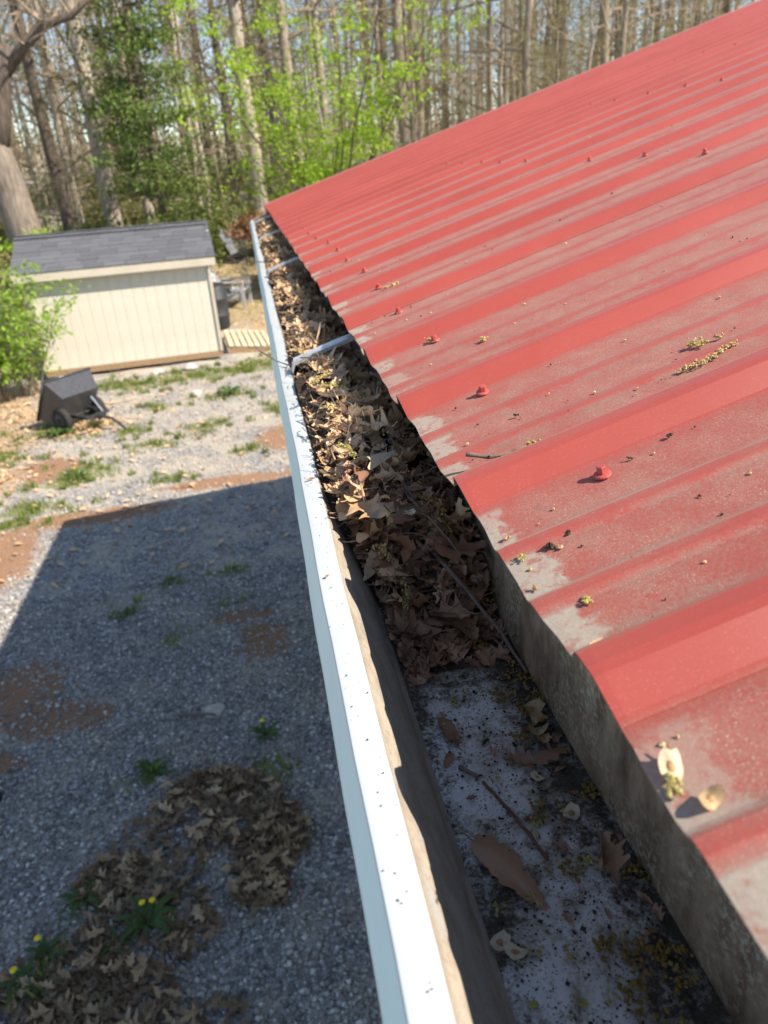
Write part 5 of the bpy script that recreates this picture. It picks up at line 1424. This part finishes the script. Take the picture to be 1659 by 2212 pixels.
for i, (x, y, v, s_, lab) in enumerate(spots): tree_thing('bare_tree', T(x, y), VAR[v], lab, None, i * 1.3, s_)
rg = random.Random(21)
placed = [(s_[0], s_[1]) for s_ in spots] + [(0.42, 24), (-5.3, 20)]
cnt = 0
while cnt < 125:
    y = 22 + 34 * rg.random() ** 0.8
    x = rg.uniform(-0.36 * y - 2.5, 0.62 * y + 2)
    if any((x - a) ** 2 + (y - b) ** 2 < 0.5 for a, b in placed): continue
    placed.append((x, y)); cnt += 1
    tree_thing('bare_tree', T(x, y), VAR[rg.choice((0, 1, 1, 3, 3, 4, 4, 5, 5, 6))], 'bare grey brown woodland tree in the thick of the woods', 'bare trees of the woods', rg.uniform(0, 6.283), rg.uniform(0.75, 1.1))

# far wood: reads as one mass
mb = MB(); rg = random.Random(33)
for i in range(210):
    y = rg.uniform(56, 95); x = rg.uniform(-0.42 * y, 0.72 * y); z0 = tz(x, y); h = rg.uniform(11, 19); r_ = rg.uniform(0.07, 0.24)
    mb.tube([(x, y, z0 - 0.3), (x + rg.gauss(0, 0.2), y, z0 + h * 0.5), (x + rg.gauss(0, 0.5), y, z0 + h)], [r_, r_ * 0.7, 0.02], 4, cap=False)
    for k in range(9):
        q = rg.uniform(0.15, 0.95); a = rg.uniform(0, 6.283); L = rg.uniform(1.0, 3.2) * (1.1 - q * 0.5)
        p, r2 = grow(rg, (x, y, z0 + h * q), (math.cos(a), math.sin(a), rg.uniform(0.2, 1.0)), L, 0.035, 3, 0.2); mb.tube(p, r2, 3, cap=False)
        for s_ in range(3):
            p3, r3 = grow(rg, p[rg.randrange(1, 4)], (rg.gauss(0, 1), rg.gauss(0, 1), rg.uniform(-0.1, 1.0)), L * 0.5, 0.016, 2, 0.2); mb.tube(p3, r3, 3, cap=False)
tag(mb.build('far_wood', MAT['branch']), 'distant bare woodland closing the view behind the nearer trees', 'woods', kind='stuff')

# cedar
def cedar(loc, h, rad, n, label, seed):
    rg = random.Random(seed); o = empty('cedar_tree', loc)
    mb = MB(); mb.tube([(0, 0, -0.3), (0.02, 0, h * 0.3), (0, 0.03, h * 0.7), (0, 0, h)], [0.11, 0.09, 0.05, 0.01], 8, cap=False); mb.build('trunk', MAT['bark_dark'], o, True)
    br = MB(); cen = []
    for k in range(n):
        q = rg.uniform(0.16, 0.98); a = rg.uniform(0, 6.283)
        L = rad * (1.02 - q) ** 0.6 * rg.uniform(0.5, 1.15) * (1.0 if q > 0.3 else 0.7)
        p, r_ = grow(rg, (0, 0, h * q), (math.cos(a), math.sin(a), rg.uniform(-0.05, 0.35)), L, 0.022, 5, 0.1, -0.02)
        br.tube(p, r_, 3, cap=False)
        for j in (2, 3, 4, 5): cen += [tuple(p[j])] * (1 + (j > 3))
    br.build('branches', MAT['bark_dark'], o)
    V, F = leaf_cloud(cen, 20, 0.18, 0.05, 0.5)
    obj('crown', V, F, MAT['cedar'], o)
    return tag(o, label, 'tree')
cedar(T(-2.15, 21.0), 8.4, 1.95, 150, 'dark green cedar standing behind the shed', 3)
# light green young tree
yt = empty('young_tree', T(1.75, 17.5))
rg = random.Random(17); mb = MB(); cen = []
stems = [(-0.25, 0.9), (0.1, 0.75), (0.45, 0.9), (0.9, 0.8), (-0.6, 0.7), (0.25, 1.0)]
trunk = MB(); trunk.tube([(0, 0, -0.3), (0, 0, 0.5), (0.05, 0, 1.2)], [0.10, 0.075, 0.065], 8, cap=False); trunk.build('trunk', MAT['bark_dark'], yt, True)
for k in range(19):
    a = rg.uniform(0, 6.283); sp_ = rg.uniform(0.08, 0.62)
    p, r_ = grow(rg, (0, 0, rg.uniform(0.6, 1.2)), (math.cos(a) * sp_, math.sin(a) * sp_, 1), rg.uniform(3.6, 6.6), 0.036, 7, 0.09, 0.01)
    mb.tube(p, r_, 4, cap=False)
    for t_ in range(15):
        j = rg.randrange(2, 8); a2 = rg.uniform(0, 6.283)
        p2, r2 = grow(rg, p[j], (math.cos(a2), math.sin(a2), rg.uniform(-0.15, 0.5)), rg.uniform(0.3, 0.9), 0.010, 4, 0.15, 0.02)
        mb.tube(p2, r2, 3, cap=False); cen += [tuple(p2[2]), tuple(p2[3]), tuple(p2[4]), tuple(p2[4])]
mb.build('branches', MAT['bark_dark'], yt)
V, F = leaf_cloud(cen, 9, 0.13, 0.048, 0.6)
obj('crown', V, F, MAT['spring'], yt)
tag(yt, 'young tree in bright light green leaf beyond the gutter end', 'tree')

# shrubs
def shrub(loc, rad, h, n, per, mat, label, seed, size=0.05, group=None, name='shrub', reach=1.0, flat=0.7):
    rg = random.Random(seed); o = empty(name, loc)
    mb = MB(); cen = []
    for k in range(n):
        a = rg.uniform(0, 6.283); s_ = rg.uniform(0.1, 1.1) * reach
        p, r_ = grow(rg, (rg.gauss(0, 0.08), rg.gauss(0, 0.08), -0.05), (math.cos(a) * s_ * rad, math.sin(a) * s_ * rad, h), math.hypot(h, s_ * rad) * rg.uniform(0.6, 1.1), 0.014, 6, 0.13, -0.02)
        mb.tube(p, r_, 3, cap=False)
        for j in (2, 3, 4, 5, 6):
            cen += [tuple(p[j])]
            a2 = rg.uniform(0, 6.283)
            p2, r2 = grow(rg, p[j], (math.cos(a2), math.sin(a2), rg.uniform(-0.2, 0.5)), rad * rg.uniform(0.2, 0.5), 0.006, 3, 0.15)
            mb.tube(p2, r2, 3, cap=False); cen += [tuple(p2[1]), tuple(p2[2]), tuple(p2[3])]
    mb.build('stems', MAT['branch'], o)
    V, F = leaf_cloud(cen, per, 0.07 * max(1, rad), size, flat)
    obj('foliage', V, F, mat, o)
    return tag(o, label, 'shrub', group)
shrub(gp3(-4.32, 12.0), 0.9, 2.05, 70, 6, MAT['bushleaf'], 'bright green feathery bush in front of the shed left end', 2, 0.034, reach=1.05)
shrub(gp3(-4.9, 11.4), 0.8, 1.2, 40, 9, MAT['bushleaf'], 'lower green bush at the left frame edge', 4, 0.042)
shrub(gp3(-3.75, 12.1), 0.75, 1.8, 24, 5, MAT['bushleaf'], 'airy outer sprays of green in front of the shed wall', 6, 0.034, name='shrub', reach=1.4)
shrub((-1.3, 20.0, tz(-1.3, 20) - 0.05), 0.8, 2.3, 40, 8, MAT['under'], 'yellow green shrub above the right end of the shed roof', 8, 0.05)
rg = random.Random(77)
for i in range(90):
    y = 17 + 22 * rg.random() ** 1.2; x = rg.uniform(-0.38 * y, 0.14 * y)
    if -4.0 < x < 0.4 and y < 18.3: continue
    m = rg.choice(('under', 'under', 'olive', 'olive', 'olive'))
    big = rg.uniform(0.5, 1.1)
    shrub((x, y, tz(x, y) - 0.03), big, big * rg.uniform(0.9, 1.7), 16, 5, MAT[m], 'low leafy undergrowth shrub on the woodland edge', 100 + i, 0.055, 'undergrowth shrubs along the woodland edge', 'undergrowth_shrub')
shrub((0.1, 23.0, tz(0.1, 23) - 0.03), 0.6, 1.1, 22, 5, MAT['redbud'], 'reddish leafed shrub at the foot of the tall pale trunk', 300, 0.05)

# saplings filling the understorey
rg = random.Random(91)
for i in range(70):
    y = 20 + 24 * rg.random(); x = rg.uniform(-0.36 * y, 0.5 * y)
    if abs(x - 0.42) < 0.4 and y < 24: continue
    tree_thing('sapling', T(x, y), VAR[rg.choice((3, 5, 5, 6))], 'thin twiggy sapling in the understorey of the woods', 'saplings in the woods', rg.uniform(0, 6.283), rg.uniform(0.28, 0.5))

# brush closing the foot of the woods
rg = np.random.default_rng(5)
n = 900
y = rg.uniform(40, 60, n); x = rg.uniform(-0.45, 0.7, n) * y
c_ = np.stack([x, y, gz(x, y) + rg.uniform(0.1, 3.0, n) ** 1.2], -1)
V, F = leaf_cloud(c_, 9, 0.5, 0.14, 0.7, rg)
tag(obj('woodland_brush', V, F, MAT['olive']), 'hazy olive brown brush along the foot of the distant woods', 'brush', kind='stuff')
